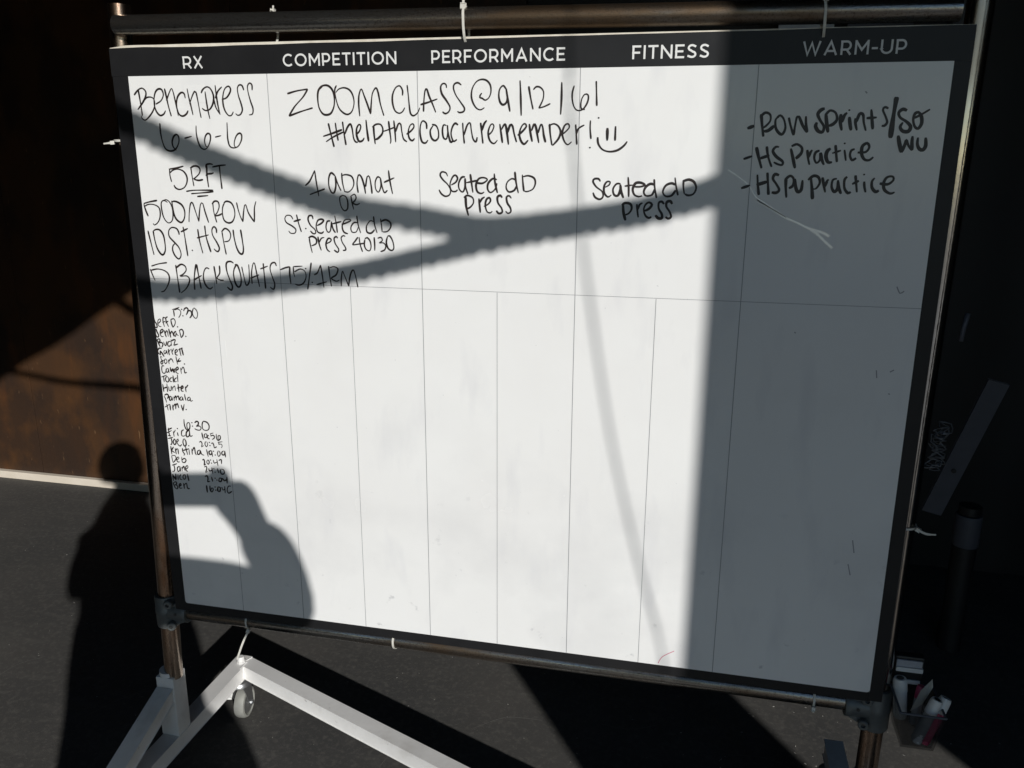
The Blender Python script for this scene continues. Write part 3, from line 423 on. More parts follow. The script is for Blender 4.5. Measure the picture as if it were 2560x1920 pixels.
    (2.8, "30,3123 36,2970|30,3123 100,2998|100,2998 109,3145|162,3135 154,3003|239,3142 203,3095 210,3023 257,3027|316,3149 279,3087 303,3031 346,3079 331,3150|394,3170 415,3005|816,3143 870,3163 886,3099 864,3025|864,3025 926,3045|974,3150 994,3044|1055,3129 1063,3125|1093,3089 1103,3086|1160,3139 1146,3065 1199,3070 1213,3136 1160,3139|1236,3146 1275,3092 1338,3126|1344,3184 1337,3033"),
    (2.8, "23,2932 57,2818 92,2792|31,2933 95,2954 106,2911 63,2877|63,2877 116,2868 127,2825 91,2784|161,2857 211,2891 200,2927 164,2887 179,2815 235,2827|278,2941 286,2810|287,2884 347,2948 365,2832 419,2830|833,2942 839,2775|916,2943 913,2841 955,2801 992,2877 948,2888 934,2821|1035,2925 1043,2921|1043,2853 1051,2849|1110,2932 1094,2843 1146,2834 1162,2922 1110,2932|1201,2940 1224,2870 1273,2904|1271,2961 1270,2802|1421,2976 1361,2970 1323,2880 1353,2810 1433,2861"),
]

sk = 0
def words(data, gap):
    S = [[Vector((float(a.split(',')[0]) / 1e4, float(a.split(',')[1]) / 1e4)) for a in s.split()] for s in data.split('|')]
    S.sort(key=lambda P: min(p.x for p in P)); out = []; hi = -9
    for P in S:
        if min(p.x for p in P) > hi + gap: out.append([])
        out[-1].append(P); hi = max(hi, max(p.x for p in P))
    return out
for wmm, data in INK:
    for wd in words(data, .0085):
        b = bmesh.new()
        for P in wd:
            if len(P) == 2 and (P[1] - P[0]).length < .004:
                c = (P[0] + P[1]) / 2; sk += 1
                b.faces.new([b.verts.new((c.x + .0017 * math.cos(k * math.pi / 4), -.00125 - .000002 * (sk % 200), c.y + .0015 * math.sin(k * math.pi / 4) + F0)) for k in range(8)])
                continue
            C2 = catmull(P, .0018); n = len(C2); sk += 1
            ph = random.random() * 9; a0 = random.uniform(.88, 1.15); ws = []
            for i in range(n):
                e = min(1.0, .62 + .16 * min(i, n - 1 - i))
                ws.append(wmm / 1000 * 1.10 * a0 * e * (1 + .20 * math.sin(ph + i * .23)))
            ribbon(b, C2, ws, -.00125 - .000002 * (sk % 200), .0000015)
        bobj('handwriting', b, 'ink')
def line2(pts): return [Vector(p) for p in pts]
# scrape across the shaded column with its reflection painted in, stray marks, tape remnants
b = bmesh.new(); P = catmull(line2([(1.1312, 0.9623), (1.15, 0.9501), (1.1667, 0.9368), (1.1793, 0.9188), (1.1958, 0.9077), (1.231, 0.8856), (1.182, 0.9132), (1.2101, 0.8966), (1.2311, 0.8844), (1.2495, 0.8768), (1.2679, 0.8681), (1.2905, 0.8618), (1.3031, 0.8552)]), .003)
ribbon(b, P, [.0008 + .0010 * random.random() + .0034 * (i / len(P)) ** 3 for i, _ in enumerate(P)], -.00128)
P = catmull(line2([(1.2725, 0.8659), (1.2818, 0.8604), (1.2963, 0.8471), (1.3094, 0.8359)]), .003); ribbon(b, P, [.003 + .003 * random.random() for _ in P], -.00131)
bobj('scrape_glint', b, 'scratch_glint')
for q in ([(1.418, .775), (1.424, .764), (1.430, .768)], [(1.402, .630), (1.404, .616)], [(1.424, .628), (1.430, .632)], [(1.397, .310), (1.402, .285)], [(1.394, .262), (1.400, .240)],
          [(1.262, .690), (1.264, .688)], [(1.335, 1.085), (1.338, 1.082)], [(1.426, .590), (1.428, .588)]):
    b = bmesh.new(); P = catmull(line2(q), .003); ribbon(b, P, [.0020] * len(P), -.00127)
    bobj('ink_smear', b, 'rule')
b = bmesh.new(); P = catmull(line2([(1.062, .004), (1.070, .020), (1.092, .036)]), .003); ribbon(b, P, [.0013] * len(P), -.00127); bobj('red_mark', b, 'inkred')
for (x, z, w2, h2) in ((.118, 1.080, .045, .030), (.139, .585, .020, .032), (.128, .530, .020, .030), (.10, 1.05, .03, .02)):
    bobj('tape_remnant', slab([(x, z), (x + w2, z - .001), (x + w2 - .001, z + h2), (x, z + h2)], -.00115, -.00092), 'tape')

# ------------------------------------------------------------------ pipe frame on its Z-shaped base
fr = empty('rolling_frame', (W / 2, .034, 0))
tag(fr, 'rolling pipe frame with white steel Z-shaped foot that holds up the whiteboard', 'stand')
def fobj(name, bm, m, parent=fr, smooth=True):
    o = obj(name, bm, m, parent, smooth)
    if parent is fr: o.matrix_parent_inverse = Matrix.Translation(-fr.location)
    if smooth: o.data.set_sharp_from_angle(angle=math.radians(38))
    return o
PY = .035
LT = Vector((-.0300, PY, F0 + 1.262)); LBt = Vector((-.0790, PY, F0 - .225))
RT = Vector((1.497, PY, F0 + 1.40)); RBt = Vector((1.481, PY, F0 - .225))
b = bmesh.new(); pipe(b, LBt, LT, .0208, n=40); fobj('post', b, 'pipe')
b = bmesh.new(); pipe(b, RBt + (RT - RBt) * .12, RT, .0205, n=40); fobj('post', b, 'pipec')
b = bmesh.new(); pipe(b, RBt, RBt + (RT - RBt) * .1198, .0205, n=40); fobj('post', b, 'pipe')
b = bmesh.new(); pipe(b, (-.020, PY - .026, F0 + 1.2210), (1.461, PY - .026, F0 + 1.2040), .0185, n=40); fobj('top_rail', b, 'pipeg')
b = bmesh.new(); pipe(b, (-.05, PY, F0 - .0440), (1.46, PY, F0 - .0475), .0185, n=40); fobj('bottom_rail', b, 'pipeg')
def fitting(px, pz, s, L=.078):
    b = bmesh.new(); c = Vector((px, PY, F0 + pz))
    lathe(b, [(-L / 2, .0225), (-L / 2, .0262), (-L / 2 + .004, .0272), (-.008, .0268), (-.006, .0278), (.006, .0278), (.008, .0268), (L / 2 - .004, .0272), (L / 2, .0262), (L / 2, .0225)], c, (0, 0, 1), 32)
    lathe(b, [(.004, .024), (.040, .0245), (.046, .0255), (.056, .0255), (.058, .0245), (.058, .0195)], c + Vector((0, -.0005, -.001)), (s, 0, 0), 32)
    # web between sleeve and socket
    b2 = [(px + s * .020, F0 + pz + L / 2 - .012), (px + s * .050, F0 + pz + .022), (px + s * .050, F0 + pz - .022), (px + s * .020, F0 + pz - L / 2 + .006)]
    extrude_poly(b, b2, PY - .017, PY + .017)
    f = fobj('pipe_fitting', b, 'clamp')
    for (dx, dz, dy) in ((.020, .027, -.021), (.022, -.029, -.019)):
        b = bmesh.new(); lathe(b, [(0, .0105), (.010, .0105), (.012, .0085), (.012, .0045), (.006, .0040)], c + Vector((s * dx, dy, dz)), (s * .25, -1, 0), 16)
        fobj('boss', b, 'clamp', f)
        b = bmesh.new(); lathe(b, [(.0, .0038), (.0075, .0038)], c + Vector((s * dx, dy - .0005, dz)), (s * .25, -1, 0), 8); fobj('set_screw', b, 'bolt', f)
    for q in (.036,):
        b = bmesh.new(); lathe(b, [(0, .0034), (.0012, .0034)], c + Vector((s * q, -.0258, 0.002)), (0, -1, 0), 10); fobj('set_screw', b, 'bolt', f)
fitting(-.0745, -.044, 1); fitting(1.4825, -.050, -1, .088)

ZB = F0 - .378; BW2 = .038; BH = .042; zc = ZB - BH / 2
def tri_frame(xc, sgn, yb):
    """one foot: beam along y with socket and forward brace (sgn = -1 brace towards the viewer)"""
    b = bmesh.new()
    beam(b, (xc, -.300, zc), (xc, .355, zc), BW2, BH); fobj('foot_beam', b, 'paint')
    b = bmesh.new(); box(b, xc - .0235, xc + .0235, PY - .024, PY + .024, ZB + .0005, F0 - .218, .003); u = fobj('socket', b, 'paint')
    b = bmesh.new(); lathe(b, [(0, .0245), (.010, .0240), (.010, .0215)], (xc, PY, F0 - .218), (0, 0, 1), 32); fobj('collar', b, 'paint', u)
    b = bmesh.new(); beam(b, (xc, PY - .022, F0 - .262), (xc, -.262, ZB + .010), BW2 - .001, .036, up=Vector((0, 0, 1))); fobj('brace', b, 'paint')
def weld(pts):
    P = catmull([Vector(p) for p in pts], .004); b = bmesh.new(); tube(b, P, [.0022 + .0009 * random.random() for _ in P], 6); fobj('weld_bead', b, 'paint')
weld([(-.1115, PY - .0245, F0 - .2630), (-.0665, PY - .0245, F0 - .2630)])
weld([(-.0662, PY - .022, ZB + .0006), (-.0662, PY + .022, ZB + .0006)])
weld([(-.0700, .297, ZB - .001), (-.0700, .315, ZB - .001), (-.0690, .330, ZB + .0004)])
weld([(-.0695, .3110, ZB - .003), (-.0695, .3110, ZB - BH + .003)])
tri_frame(-.0890, -1, 1); tri_frame(1.481, -1, 1)
b = bmesh.new(); beam(b, (-.073, .3345, zc - .0004), (1.460, -.2790, zc - .0004), BW2 - .002, BH - .001); fobj('cross_beam', b, 'paint')
b = bmesh.new(); lathe(b, [(0, .0125), (.004, .0125), (.004, .010), (.016, .0095), (.018, .008), (.018, .0)], (-.083, .3255, ZB + .0005), (0, 0, 1), 8); fobj('nut', b, 'paint')

def caster(x, y, rot, bolt=True):
    zt = ZB - BH
    b = bmesh.new(); lathe(b, [(0, .017), (-.020, .017), (-.022, .032), (-.027, .036), (-.034, .037), (-.038, .031)], (x, y, zt), (0, 0, 1), 32)
    c = fobj('caster', b, 'zinc')
    ax = Vector((math.cos(rot), math.sin(rot), 0)); tr_ = Vector((-ax.y, ax.x, 0)); R_ = .0445
    wc = Vector((x, y, R_ + .004)) + tr_ * .022
    b = bmesh.new(); w2 = .015
    lathe(b, [(-w2 * .7, .031), (-w2, .036), (-w2 * .9, .042), (-w2 * .5, R_), (w2 * .5, R_), (w2 * .9, .042), (w2, .036), (w2 * .7, .031)], wc, ax, 40)
    fobj('tyre', b, 'tyre', c)
    b = bmesh.new(); lathe(b, [(-w2 * .95, .011), (-w2 * .8, .026), (-w2 * .86, .0315), (w2 * .86, .0315), (w2 * .8, .026), (w2 * .95, .011)], wc, ax, 32); fobj('hub', b, 'hub', c)
    for s in (-1, 1):
        b = bmesh.new(); o_ = wc + ax * (s * .0195); p = Vector((x, y, zt - .036))
        vs = []
        for side in (-.0015, .0015):
            for (u_, z_) in ((-.022, p.z), (.026, p.z), (.030, p.z - .008), (.032, wc.z - .004), (.022, wc.z - .012), (.012, wc.z - .004)):
                q = Vector((x, y, 0)) + tr_ * u_ + ax * (s * .0205 + side); vs.append(b.verts.new((q.x, q.y, z_)))
        b.faces.new(vs[:6]); b.faces.new(vs[6:][::-1])
        for i in range(6): j = (i + 1) % 6; b.faces.new((vs[i], vs[j], vs[6 + j], vs[6 + i]))
        fobj('fork', b, 'zinc', c, False)
    b = bmesh.new(); lathe(b, [(-.026, .007), (.026, .007)], wc, ax, 8); fobj('axle', b, 'zinc', c)
    b = bmesh.new(); beam(b, Vector((x, y, zt - .052)) - tr_ * .012 - ax * .028, Vector((x, y, zt - .066)) - tr_ * .030 - ax * .026, .020, .009, .003); fobj('brake_pedal', b, 'white plastic', c)
caster(-.104, .338, .12); caster(1.478, -.278, .4); caster(1.481, .325, .9); caster(-.089, -.275, 1.2)

# ------------------------------------------------------------------ cable ties
def cable_tie(center, axis, r, tail, label, zs=1.0, drop=0.0, back=False):
    """flat strap looped round a pipe (optionally stretched downwards) plus ratchet head and cut tail"""
    root = bmesh.new(); c = Vector(center); ax = Vector(axis).normalized(); u, w = frame_of(ax)
    n = 36; w2 = .0021; rings = []
    for k in range(n):
        a = 2 * math.pi * k / n; d = u * math.cos(a) + w * math.sin(a)
        if back and d.y < -.25: continue
        p = c + d * r
        if d.z < 0 and drop: p.z -= drop * (-d.z) ** .5
        rings.append([root.verts.new(p + d * e + ax * f) for e, f in ((.0006, -w2), (.0018, -w2), (.0018, w2), (.0006, w2))])
    m_ = len(rings)
    for k in range(m_ - (1 if back else 0)):
        A = rings[k]; B = rings[(k + 1) % m_]
        for i in range(4): root.faces.new((A[i], A[(i + 1) % 4], B[(i + 1) % 4], B[i]))
    e = obj('cable_tie', root, 'nylon'); tag(e, label, 'cable tie', 'cable ties on the frame')
    if tail:
        p = [Vector(q) for q in tail]; C3 = catmull(p, .004)
        h = bmesh.new(); d = (C3[1] - C3[0]).normalized(); beam(h, C3[0] - d * .003, C3[0] + d * .005, .0075, .0055, .001, up=(Vector((0, 1, 0)) if abs(d.y) < .9 else Vector((1, 0, 0))))
        obj('tie_head', h, 'nylon', e)
        t2 = bmesh.new(); m = len(C3); prev = None
        for i, q in enumerate(C3):
            dd = (C3[min(i + 1, m - 1)] - C3[max(i - 1, 0)]).normalized(); sd = dd.cross(Vector((0, 1, 0))).normalized() * .0021 * (1 if i < m - 3 else .7); nn = Vector((0, .0006, 0))
            cur = [t2.verts.new(q + sd + nn), t2.verts.new(q - sd + nn), t2.verts.new(q - sd - nn), t2.verts.new(q + sd - nn)]
            if prev:
                for j in range(4): t2.faces.new((prev[j], prev[(j + 1) % 4], cur[(j + 1) % 4], cur[j]))
            else: t2.faces.new(cur)
            prev = cur
        t2.faces.new(prev); obj('tie_tail', t2, 'nylon', e)
    return e
TP = lambda x: F0 + 1.2205 - .0165 * x / 1.46
BP = lambda x: F0 - .044 - .0035 * x / 1.46
def tie_strip(x, z0, z1):
    pass
cable_tie((.305, PY - .026, TP(.305)), (1, 0, 0), .0186, [(.304, PY - .020, TP(.3) + .0185), (.3045, PY - .018, TP(.3) + .030)], 'white cable tie on the top rail above COMPETITION, only a short stub showing', drop=.018, back=True)
cable_tie((.672, PY - .026, TP(.67)), (1, .02, .06), .0190, [(.670, PY - .036, TP(.67) + .018), (.6725, PY - .038, TP(.67) + .05), (.675, PY - .038, TP(.67) + .11)], 'white cable tie on the top rail above PERFORMANCE with tail standing straight up', drop=.022)
cable_tie((1.262, PY - .026, TP(1.26)), (1, .0, .08), .0190, [(1.262, PY - .038, TP(1.26) + .018), (1.264, PY - .039, TP(1.26) + .05), (1.266, PY - .039, TP(1.26) + .10)], 'cable tie in shade on the top rail above WARM-UP', drop=.022)
cable_tie((-.045, PY - .002, F0 + 1.010), (0, .0, 1), .0212, [(-.064, PY - .018, F0 + 1.006), (-.074, PY - .021, F0 + 1.005), (-.083, PY - .021, F0 + 1.004)], 'pale cable tie round the left post with stub pointing left')
cable_tie((.138, PY, BP(.138)), (1, .0, .05), .0190, [(.142, PY - .018, BP(.14) - .018), (.132, PY - .030, BP(.14) - .045), (.118, PY - .036, BP(.14) - .085)], 'pale cable tie on the bottom rail with long curved tail hanging down, above the caster')
cable_tie((.4915, PY, BP(.49)), (1, .0, .03), .0190, None, 'white cable tie on the bottom rail near its middle without a tail')
cable_tie((1.366, PY, BP(1.36)), (1, .0, .0), .0190, [(1.366, PY - .019, BP(1.36) - .015), (1.3665, PY - .021, BP(1.36) - .023)], 'cable tie on the bottom rail beside the right pipe fitting')
cable_tie((1.487, PY, F0 + .335), (0, .0, 1), .0212, [(1.508, PY - .016, F0 + .334), (1.522, PY - .018, F0 + .328), (1.540, PY - .016, F0 + .327)], 'cable tie round the right post with tail curving right')

# ------------------------------------------------------------------ marker cup and what is in it
RX0, RX1, RY0, RY1, RZ = 1.503, 1.580, -.058, .042, F0 + .004
cup = empty('marker_cup', ((RX0 + RX1) / 2, -.01, RZ - .10))
tag(cup, 'smoked plastic cup of markers hung on the right post at the board corner', 'cup')
def shell(x0, x1, y0, y1, z0, z1, taper, th):
    b = bmesh.new()
    def ring(z, k, e): return [b.verts.new((x, y, z)) for x, y in ((x0 + k + e, y0 + k + e), (x1 - k - e, y0 + k + e), (x1 - k - e, y1 - k - e), (x0 + k + e, y1 - k - e))]
    A = ring(z0, taper, 0); B = ring(z1, 0, 0); C = ring(z1, 0, th); D = ring(z0 + th, taper, th)
    for P, Q in ((A, B), (B, C), (C, D)):
        for i in range(4): b.faces.new((P[i], P[(i + 1) % 4], Q[(i + 1) % 4], Q[i]))
    b.faces.new(A); b.faces.new(D); return b
def cobj(name, bm, m, root, smooth=False):
    o = obj(name, bm, m, root, smooth); o.matrix_parent_inverse = Matrix.Translation(-root.location)
    if smooth: o.data.set_sharp_from_angle(angle=math.radians(40))
    return o
cobj('cup_body', shell(RX0, RX1, RY0, RY1, RZ - .078, RZ, .010, .003), 'mesh', cup)
b = bmesh.new()
for a_, c_ in (((RX0, RY0), (RX1, RY0)), ((RX1, RY0), (RX1, RY1)), ((RX1, RY1), (RX0, RY1)), ((RX0, RY1), (RX0, RY0))):
    tube(b, [(a_[0], a_[1], RZ), (c_[0], c_[1], RZ)], .0022, 8)
cobj('rim', b, 'greyplate', cup, True)
def marker(base, tip, r, body, cap, label, ribs=False, hole=False):
    base = Vector(base); tip = Vector(tip); ax = (tip - base).normalized(); L = (tip - base).length
    e = empty('marker', base); tag(e, label, 'marker', 'markers in the cup')
    b = bmesh.new(); prof = [(0, r * .85), (.004, r)]
    if ribs:
        k = int(L * .6 / .006)
        for i in range(k): prof += [(.008 + i * .006, r), (.011 + i * .006, r * .90)]
    prof += [(L * .68, r)]
    lathe(b, prof, base, ax, 24); cobj('barrel', b, body, e, True)
    b = bmesh.new(); lathe(b, [(L * .68, r * .96), (L * .685, r * 1.06), (L - .006, r * 1.02), (L, r * .85)], base, ax, 24); cobj('cap', b, cap, e, True)
    if hole:
        b = bmesh.new(); lathe(b, [(L - .002, r * .55), (L + .0006, r * .55)], base, ax, 20); cobj('cap_recess', b, 'dark', e, True)
    return e
marker((1.540, -.040, RZ - .068), (1.568, -.034, RZ + .022), .0105, 'ribbed', 'white plastic', 'grey ribbed marker with white cap and round black end, leaning right in the cup', True, True)
marker((1.553, -.038, RZ - .070), (1.588, -.016, RZ + .016), .0110, 'magenta', 'white plastic', 'magenta marker with white cap, rightmost in the cup')
marker((1.524, .018, RZ - .060), (1.516, .022, RZ + .022), .0125, 'white plastic', 'white plastic', 'white marker with open black end standing beside the right post', False, True)
marker((1.548, .010, RZ - .066), (1.556, .022, RZ + .010), .0090, 'ribbed', 'magenta', 'grey marker with magenta cap low in the cup behind the cream card')
b = bmesh.new()
P = [Vector((1.534, -.004, RZ - .03)), Vector((1.552, -.008, RZ - .010)), Vector((1.570, .006, RZ + .020)), Vector((1.568, .008, RZ + .036)), Vector((1.550, .006, RZ + .010))]
vs = [b.verts.new(p) for p in P] + [b.verts.new(p + Vector((.0005, .0012, 0))) for p in P]
b.faces.new(vs[:5]); b.faces.new(vs[5:][::-1])
for i in range(5): j = (i + 1) % 5; b.faces.new((vs[i], vs[j], vs[5 + j], vs[5 + i]))
tag(obj('card', b, 'card'), 'folded cream card standing in the marker cup between the markers', 'card')
er = empty('eraser', (1.555, .055, F0 + .02)); tag(er, 'dark board eraser with two pale stripes behind the right post above the cup', 'eraser')
b = bmesh.new(); box(b, 1.508, 1.560, .040, .060, F0 + .006, F0 + .062, .004); cobj('block', b, 'dark', er)
b = bmesh.new(); box(b, 1.510, 1.556, .036, .0398, F0 + .042, F0 + .056, .001); cobj('stripe', b, 'felt', er)
b = bmesh.new(); box(b, 1.510, 1.558, .034, .0398, F0 + .032, F0 + .041, .001); cobj('stripe', b, 'white plastic', er)
b = bmesh.new(); box(b, 1.508, 1.556, .036, .0398, F0 + .006, F0 + .014, .001); cobj('stripe', b, 'white plastic', er)

# ------------------------------------------------------------------ dim things behind on the right
rk = empty('equipment_rack', (2.15, 1.0, .004)); tag(rk, 'dark steel rack in the shade behind the board at the right', 'rack')
def robj(name, bm, m, smooth=False): return cobj(name, bm, m, rk, smooth)
for (x, y) in ((1.80, 1.35), (2.50, 1.35), (2.50, .75)):
    b = bmesh.new(); box(b, x - .038, x + .038, y - .038, y + .038, .004, 2.6, .004); robj('upright', b, 'dark')
for (a, c) in (((2.5, .79, .42), (2.5, 1.31, .42)), ((1.84, 1.35, 2.55), (2.46, 1.35, 2.55))):
    b = bmesh.new(); beam(b, a, c, .06, .06, .004); robj('crossbar', b, 'dark')
b = bmesh.new(); beam(b, (1.832, 1.09, F0 + -0.060), (1.940, 1.03, F0 + 0.375), 0.010, .056, .001, up=Vector((1, 0, 0))); robj('flat_brace', b, 'plate2')
b = bmesh.new(); lathe(b, [(0, .007), (.003, .007)], (1.869, 1.062, F0 + 0.088), (.1, -1, .0), 12); robj('hole', b, 'dark')
b = bmesh.new(); tube(b, [(1.5625, .12, F0 + .664), (1.5640, .12, F0 + .690), (1.5680, .12, F0 + .715)], [.0042, .0045, .0045], 10); tag(obj('handle', b, 'greyplate', None, True), 'short grey handle hanging in the dark beside the right post', 'handle')
b = bmesh.new(); beam(b, (2.06, 1.00, F0 + .375), (2.16, 1.00, F0 + .372), .008, .007, .001); robj('latch', b, 'steel')
for (x, z) in ((2.105, .345), (2.100, .318)):
    b = bmesh.new(); lathe(b, [(0, .010), (.006, .010), (.008, .006)], (x, 1.0, F0 + z), (-.2, -1, .2), 6); robj('bolt_head', b, 'steel')
cn = empty('pole', (1.975, 1.20, .004)); tag(cn, 'dark vertical pole with a grey-blue band, dimly visible right of the right post', 'pole')
kb = bmesh.new(); lathe(kb, [(0, .036), (F0 - .205, .036)], (1.975, 1.20, .004), (0, 0, 1), 24); lathe(kb, [(F0 - .100, .033), (F0 - .075, .033)], (1.975, 1.20, .004), (0, 0, 1), 24); cobj('tube', kb, 'dark', cn, True)
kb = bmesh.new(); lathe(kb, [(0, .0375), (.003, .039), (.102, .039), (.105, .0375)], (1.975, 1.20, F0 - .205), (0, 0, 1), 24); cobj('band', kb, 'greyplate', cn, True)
for q in range(1):
    b = bmesh.new(); P = []
    for i in range(90):
        k = i / 90; P.append(Vector((1.755 + .030 * k + .014 * math.sin(i * 1.9) + .008 * random.uniform(-1, 1), .9 + .012 * math.cos(i * 1.3), F0 + .145 + .130 * abs(((k * 5) % 2) - 1) + .01 * random.uniform(-1, 1))))
        P[-1].x += .02 * (P[-1].z - F0 - .2) / .1 * .5
    tube(b, catmull(P, .012), .0017, 5)
    tag(obj('cord_tangle', b, 'steel', None, True), 'tangled grey cord hanging in the dark between the right post and the slanted bar', 'cord')
# pale sheet and duct glimpsed between header and top rail
sg = bmesh.new(); box(sg, 1.30, 1.475, 1.60, 1.61, F0 + 1.10, F0 + 1.62, .001); tag(obj('wall_sheet', sg, 'steel'), 'pale sheet on the back wall glimpsed above WARM-UP', 'sheet')
sg = bmesh.new(); box(sg, 1.52, 1.72, 1.62, 1.63, F0 + 1.10, F0 + 1.60, .001); tag(obj('wall_board', sg, 'greyplate'), 'dim grey board on the back wall right of the pale sheet', 'board')

# ------------------------------------------------------------------ bits on the rubber floor
verts = []; faces = []
def flake(x, y, L, w, a, z=.0048):
    i = len(verts); c, s = math.cos(a), math.sin(a)
    for u_, v_ in ((-L, 0), (-L * .2, w), (L, w * .2), (L * .3, -w)):
        verts.append((x + u_ * c - v_ * s, y + u_ * s + v_ * c, z + random.random() * .0012))
    faces.append((i, i + 1, i + 2, i + 3))
for _ in range(520):
    flake(random.uniform(-2.2, 2.2), random.uniform(-.6, 1.7), random.uniform(.0008, .0030), random.uniform(.0004, .001), random.random() * 6.3)
for _ in range(70):
    flake(random.uniform(1.1, 2.0), random.uniform(.2, .9), random.uniform(.002, .005), random.uniform(.001, .0025), random.random() * 6.3)  # extra pale flakes here stand in for glints on the sunlit floor
me = bpy.data.meshes.new('lint'); me.from_pydata(verts, [], faces); tag(link('lint', me, 'lint'), 'specks of pale lint plus extra flakes standing in for glints, scattered over the black floor', 'lint', kind='stuff')
for (x, y, L_, a_, bend) in ((-.75, .55, .30, .75, .03), (-1.2, .8, .5, .6, -.05), (-.55, .25, .22, .9, .02), (.55, .45, .20, .4, .03), (.9, .55, .16, .2, -.02), (-1.6, 1.2, .4, .3, .04), (.35, .25, .12, 1.2, .01), (1.25, .5, .2, -.2, .03), (-.95, .35, .14, 1.1, .02)):
    b = bmesh.new(); P = catmull([Vector((x, y)), Vector((x + L_ * .5 * math.cos(a_) - bend * math.sin(a_), y + L_ * .5 * math.sin(a_) + bend * math.cos(a_))), Vector((x + L_ * math.cos(a_), y + L_ * math.sin(a_)))], .01)
    pv = None
    for i, p in enumerate(P):
        w_ = .0010 + .0006 * random.random(); nx, ny = -math.sin(a_) * w_, math.cos(a_) * w_
        cu = (b.verts.new((p.x + nx, p.y + ny, .0045)), b.verts.new((p.x - nx, p.y - ny, .0045)))
        if pv: b.faces.new((pv[0], pv[1], cu[1], cu[0]))
        pv = cu
    obj('scuff', b, 'scuff', bpy.data.objects['floor'])
b = bmesh.new(); extrude_poly(b, [(-.010, 0), (.012, .001), (.013, .004), (-.008, .005)], -.0015, .0015)
ch = obj('plastic_sliver', b, 'white plastic'); ch.location = (-.785, .055, .0055); ch.rotation_euler = (0, 0, .9)
tag(ch, 'small white plastic sliver lying on the floor at bottom left', 'scrap')

# ------------------------------------------------------------------ what throws the shadows: added black sheet, ropes, pull chain (in the doorway)
b = bmesh.new(); pts = [(-2.05, .13), (-1.5, .46), (-.995, .753), (-.831, .856), (-.66, .94), (-.524, 1.02), (-.40, 1.10), (-.297, 1.158), (-.211, 1.208), (.02, 1.36), (.26, 1.52), (.26, 1.56), (-2.05, 1.56)]  # unseen sheet added to shade the wall, outline cut to the shadow edge
Q = [at(x, z, 2.22) for x, z in pts]
A = [b.verts.new(q) for q in Q]; B = [b.verts.new(q + Vector((0, -.006, 0))) for q in Q]
b.faces.new(A); b.faces.new(B[::-1])
for i in range(len(A)): j = (i + 1) % len(A); b.faces.new((A[i], A[j], B[j], B[i]))
tag(obj('shade_blocker', b, 'blocker_black'), 'unseen black sheet added for its shadow, cut diagonally across the upper corner of the doorway behind the photographer', 'shade_blocker')
def rope(path, r, d, label, pitch=.086):
    rr = r if isinstance(r, list) else [r] * len(path)
    P = catmull([at(x, z, d) for x, z in path], .004); xs_ = [at(x, z, d).x for x, z in path]
    def rad(p):
        for i in range(len(xs_) - 1):
            if p.x <= xs_[i + 1]: k = max(0, (p.x - xs_[i]) / (xs_[i + 1] - xs_[i])); return rr[i] + (rr[i + 1] - rr[i]) * k
        return rr[-1]
    b = bmesh.new(); S = []
    up = Vector((0, 1, 0))
    L = 0; ps = []
    for i, p in enumerate(P):
        if i: L += (p - P[i - 1]).length
        dd = (P[min(i + 1, len(P) - 1)] - P[max(i - 1, 0)]).normalized(); u_ = dd.cross(up).normalized(); w_ = dd.cross(u_); ps.append((p, u_, w_, L))
    for k in range(3):
        tube(b, [p + (u_ * math.cos(2 * math.pi * (-(l + .006 * math.sin(l * 21) + .004 * math.sin(l * 57)) / pitch + k / 3)) + w_ * math.sin(2 * math.pi * (-(l + .006 * math.sin(l * 21) + .004 * math.sin(l * 57)) / pitch + k / 3))) * rad(p) * .64 for p, u_, w_, l in ps], [rad(p) * .53 for p, u_, w_, l in ps], 8)
    return tag(obj('rope', b, 'rope', None, True), label, 'rope', 'ropes slung across the doorway')
rope([(-.40, 1.27), (-.25, 1.16), (-.12, 1.10), (-.03, 1.053), (.11, .992), (.30, .925), (.44, .886), (.575, .869), (.709, .853), (.88, .872), (1.0, .895), (1.10, .925), (1.25, .975)], .0205, 1.72,
     'black twisted rope sagging deepest across the doorway behind the photographer')
rope([(-1.2, .83), (-.84, .797), (-.606, .771), (-.22, .766), (-.02, .716), (.184, .724), (.432, .762), (.574, .795), (.709, .829), (.88, .864), (1.0, .886), (1.10, .914), (1.25, .950)], [.0125, .0125, .014, .018, .0195, .019, .018, .018, .018, .018, .018, .018, .018], 1.68,
     'black twisted rope strung nearly level below the sagging one behind the photographer')
b = bmesh.new(); P = catmull([at(x, z, 2.20) for x, z in ((.845, 1.52), (.857, 1.111), (.868, .974), (.899, .755), (.951, .467), (1.014, .215), (1.069, .018), (1.13, -.35))], .0105)
for p in P: bmesh.ops.create_icosphere(b, subdivisions=1, radius=.0046, matrix=Matrix.Translation(p))
tube(b, P, .0014, 6)
tag(obj('pull_chain', b, 'steel', None, True), 'beaded pull chain hanging in the doorway behind the photographer', 'chain')

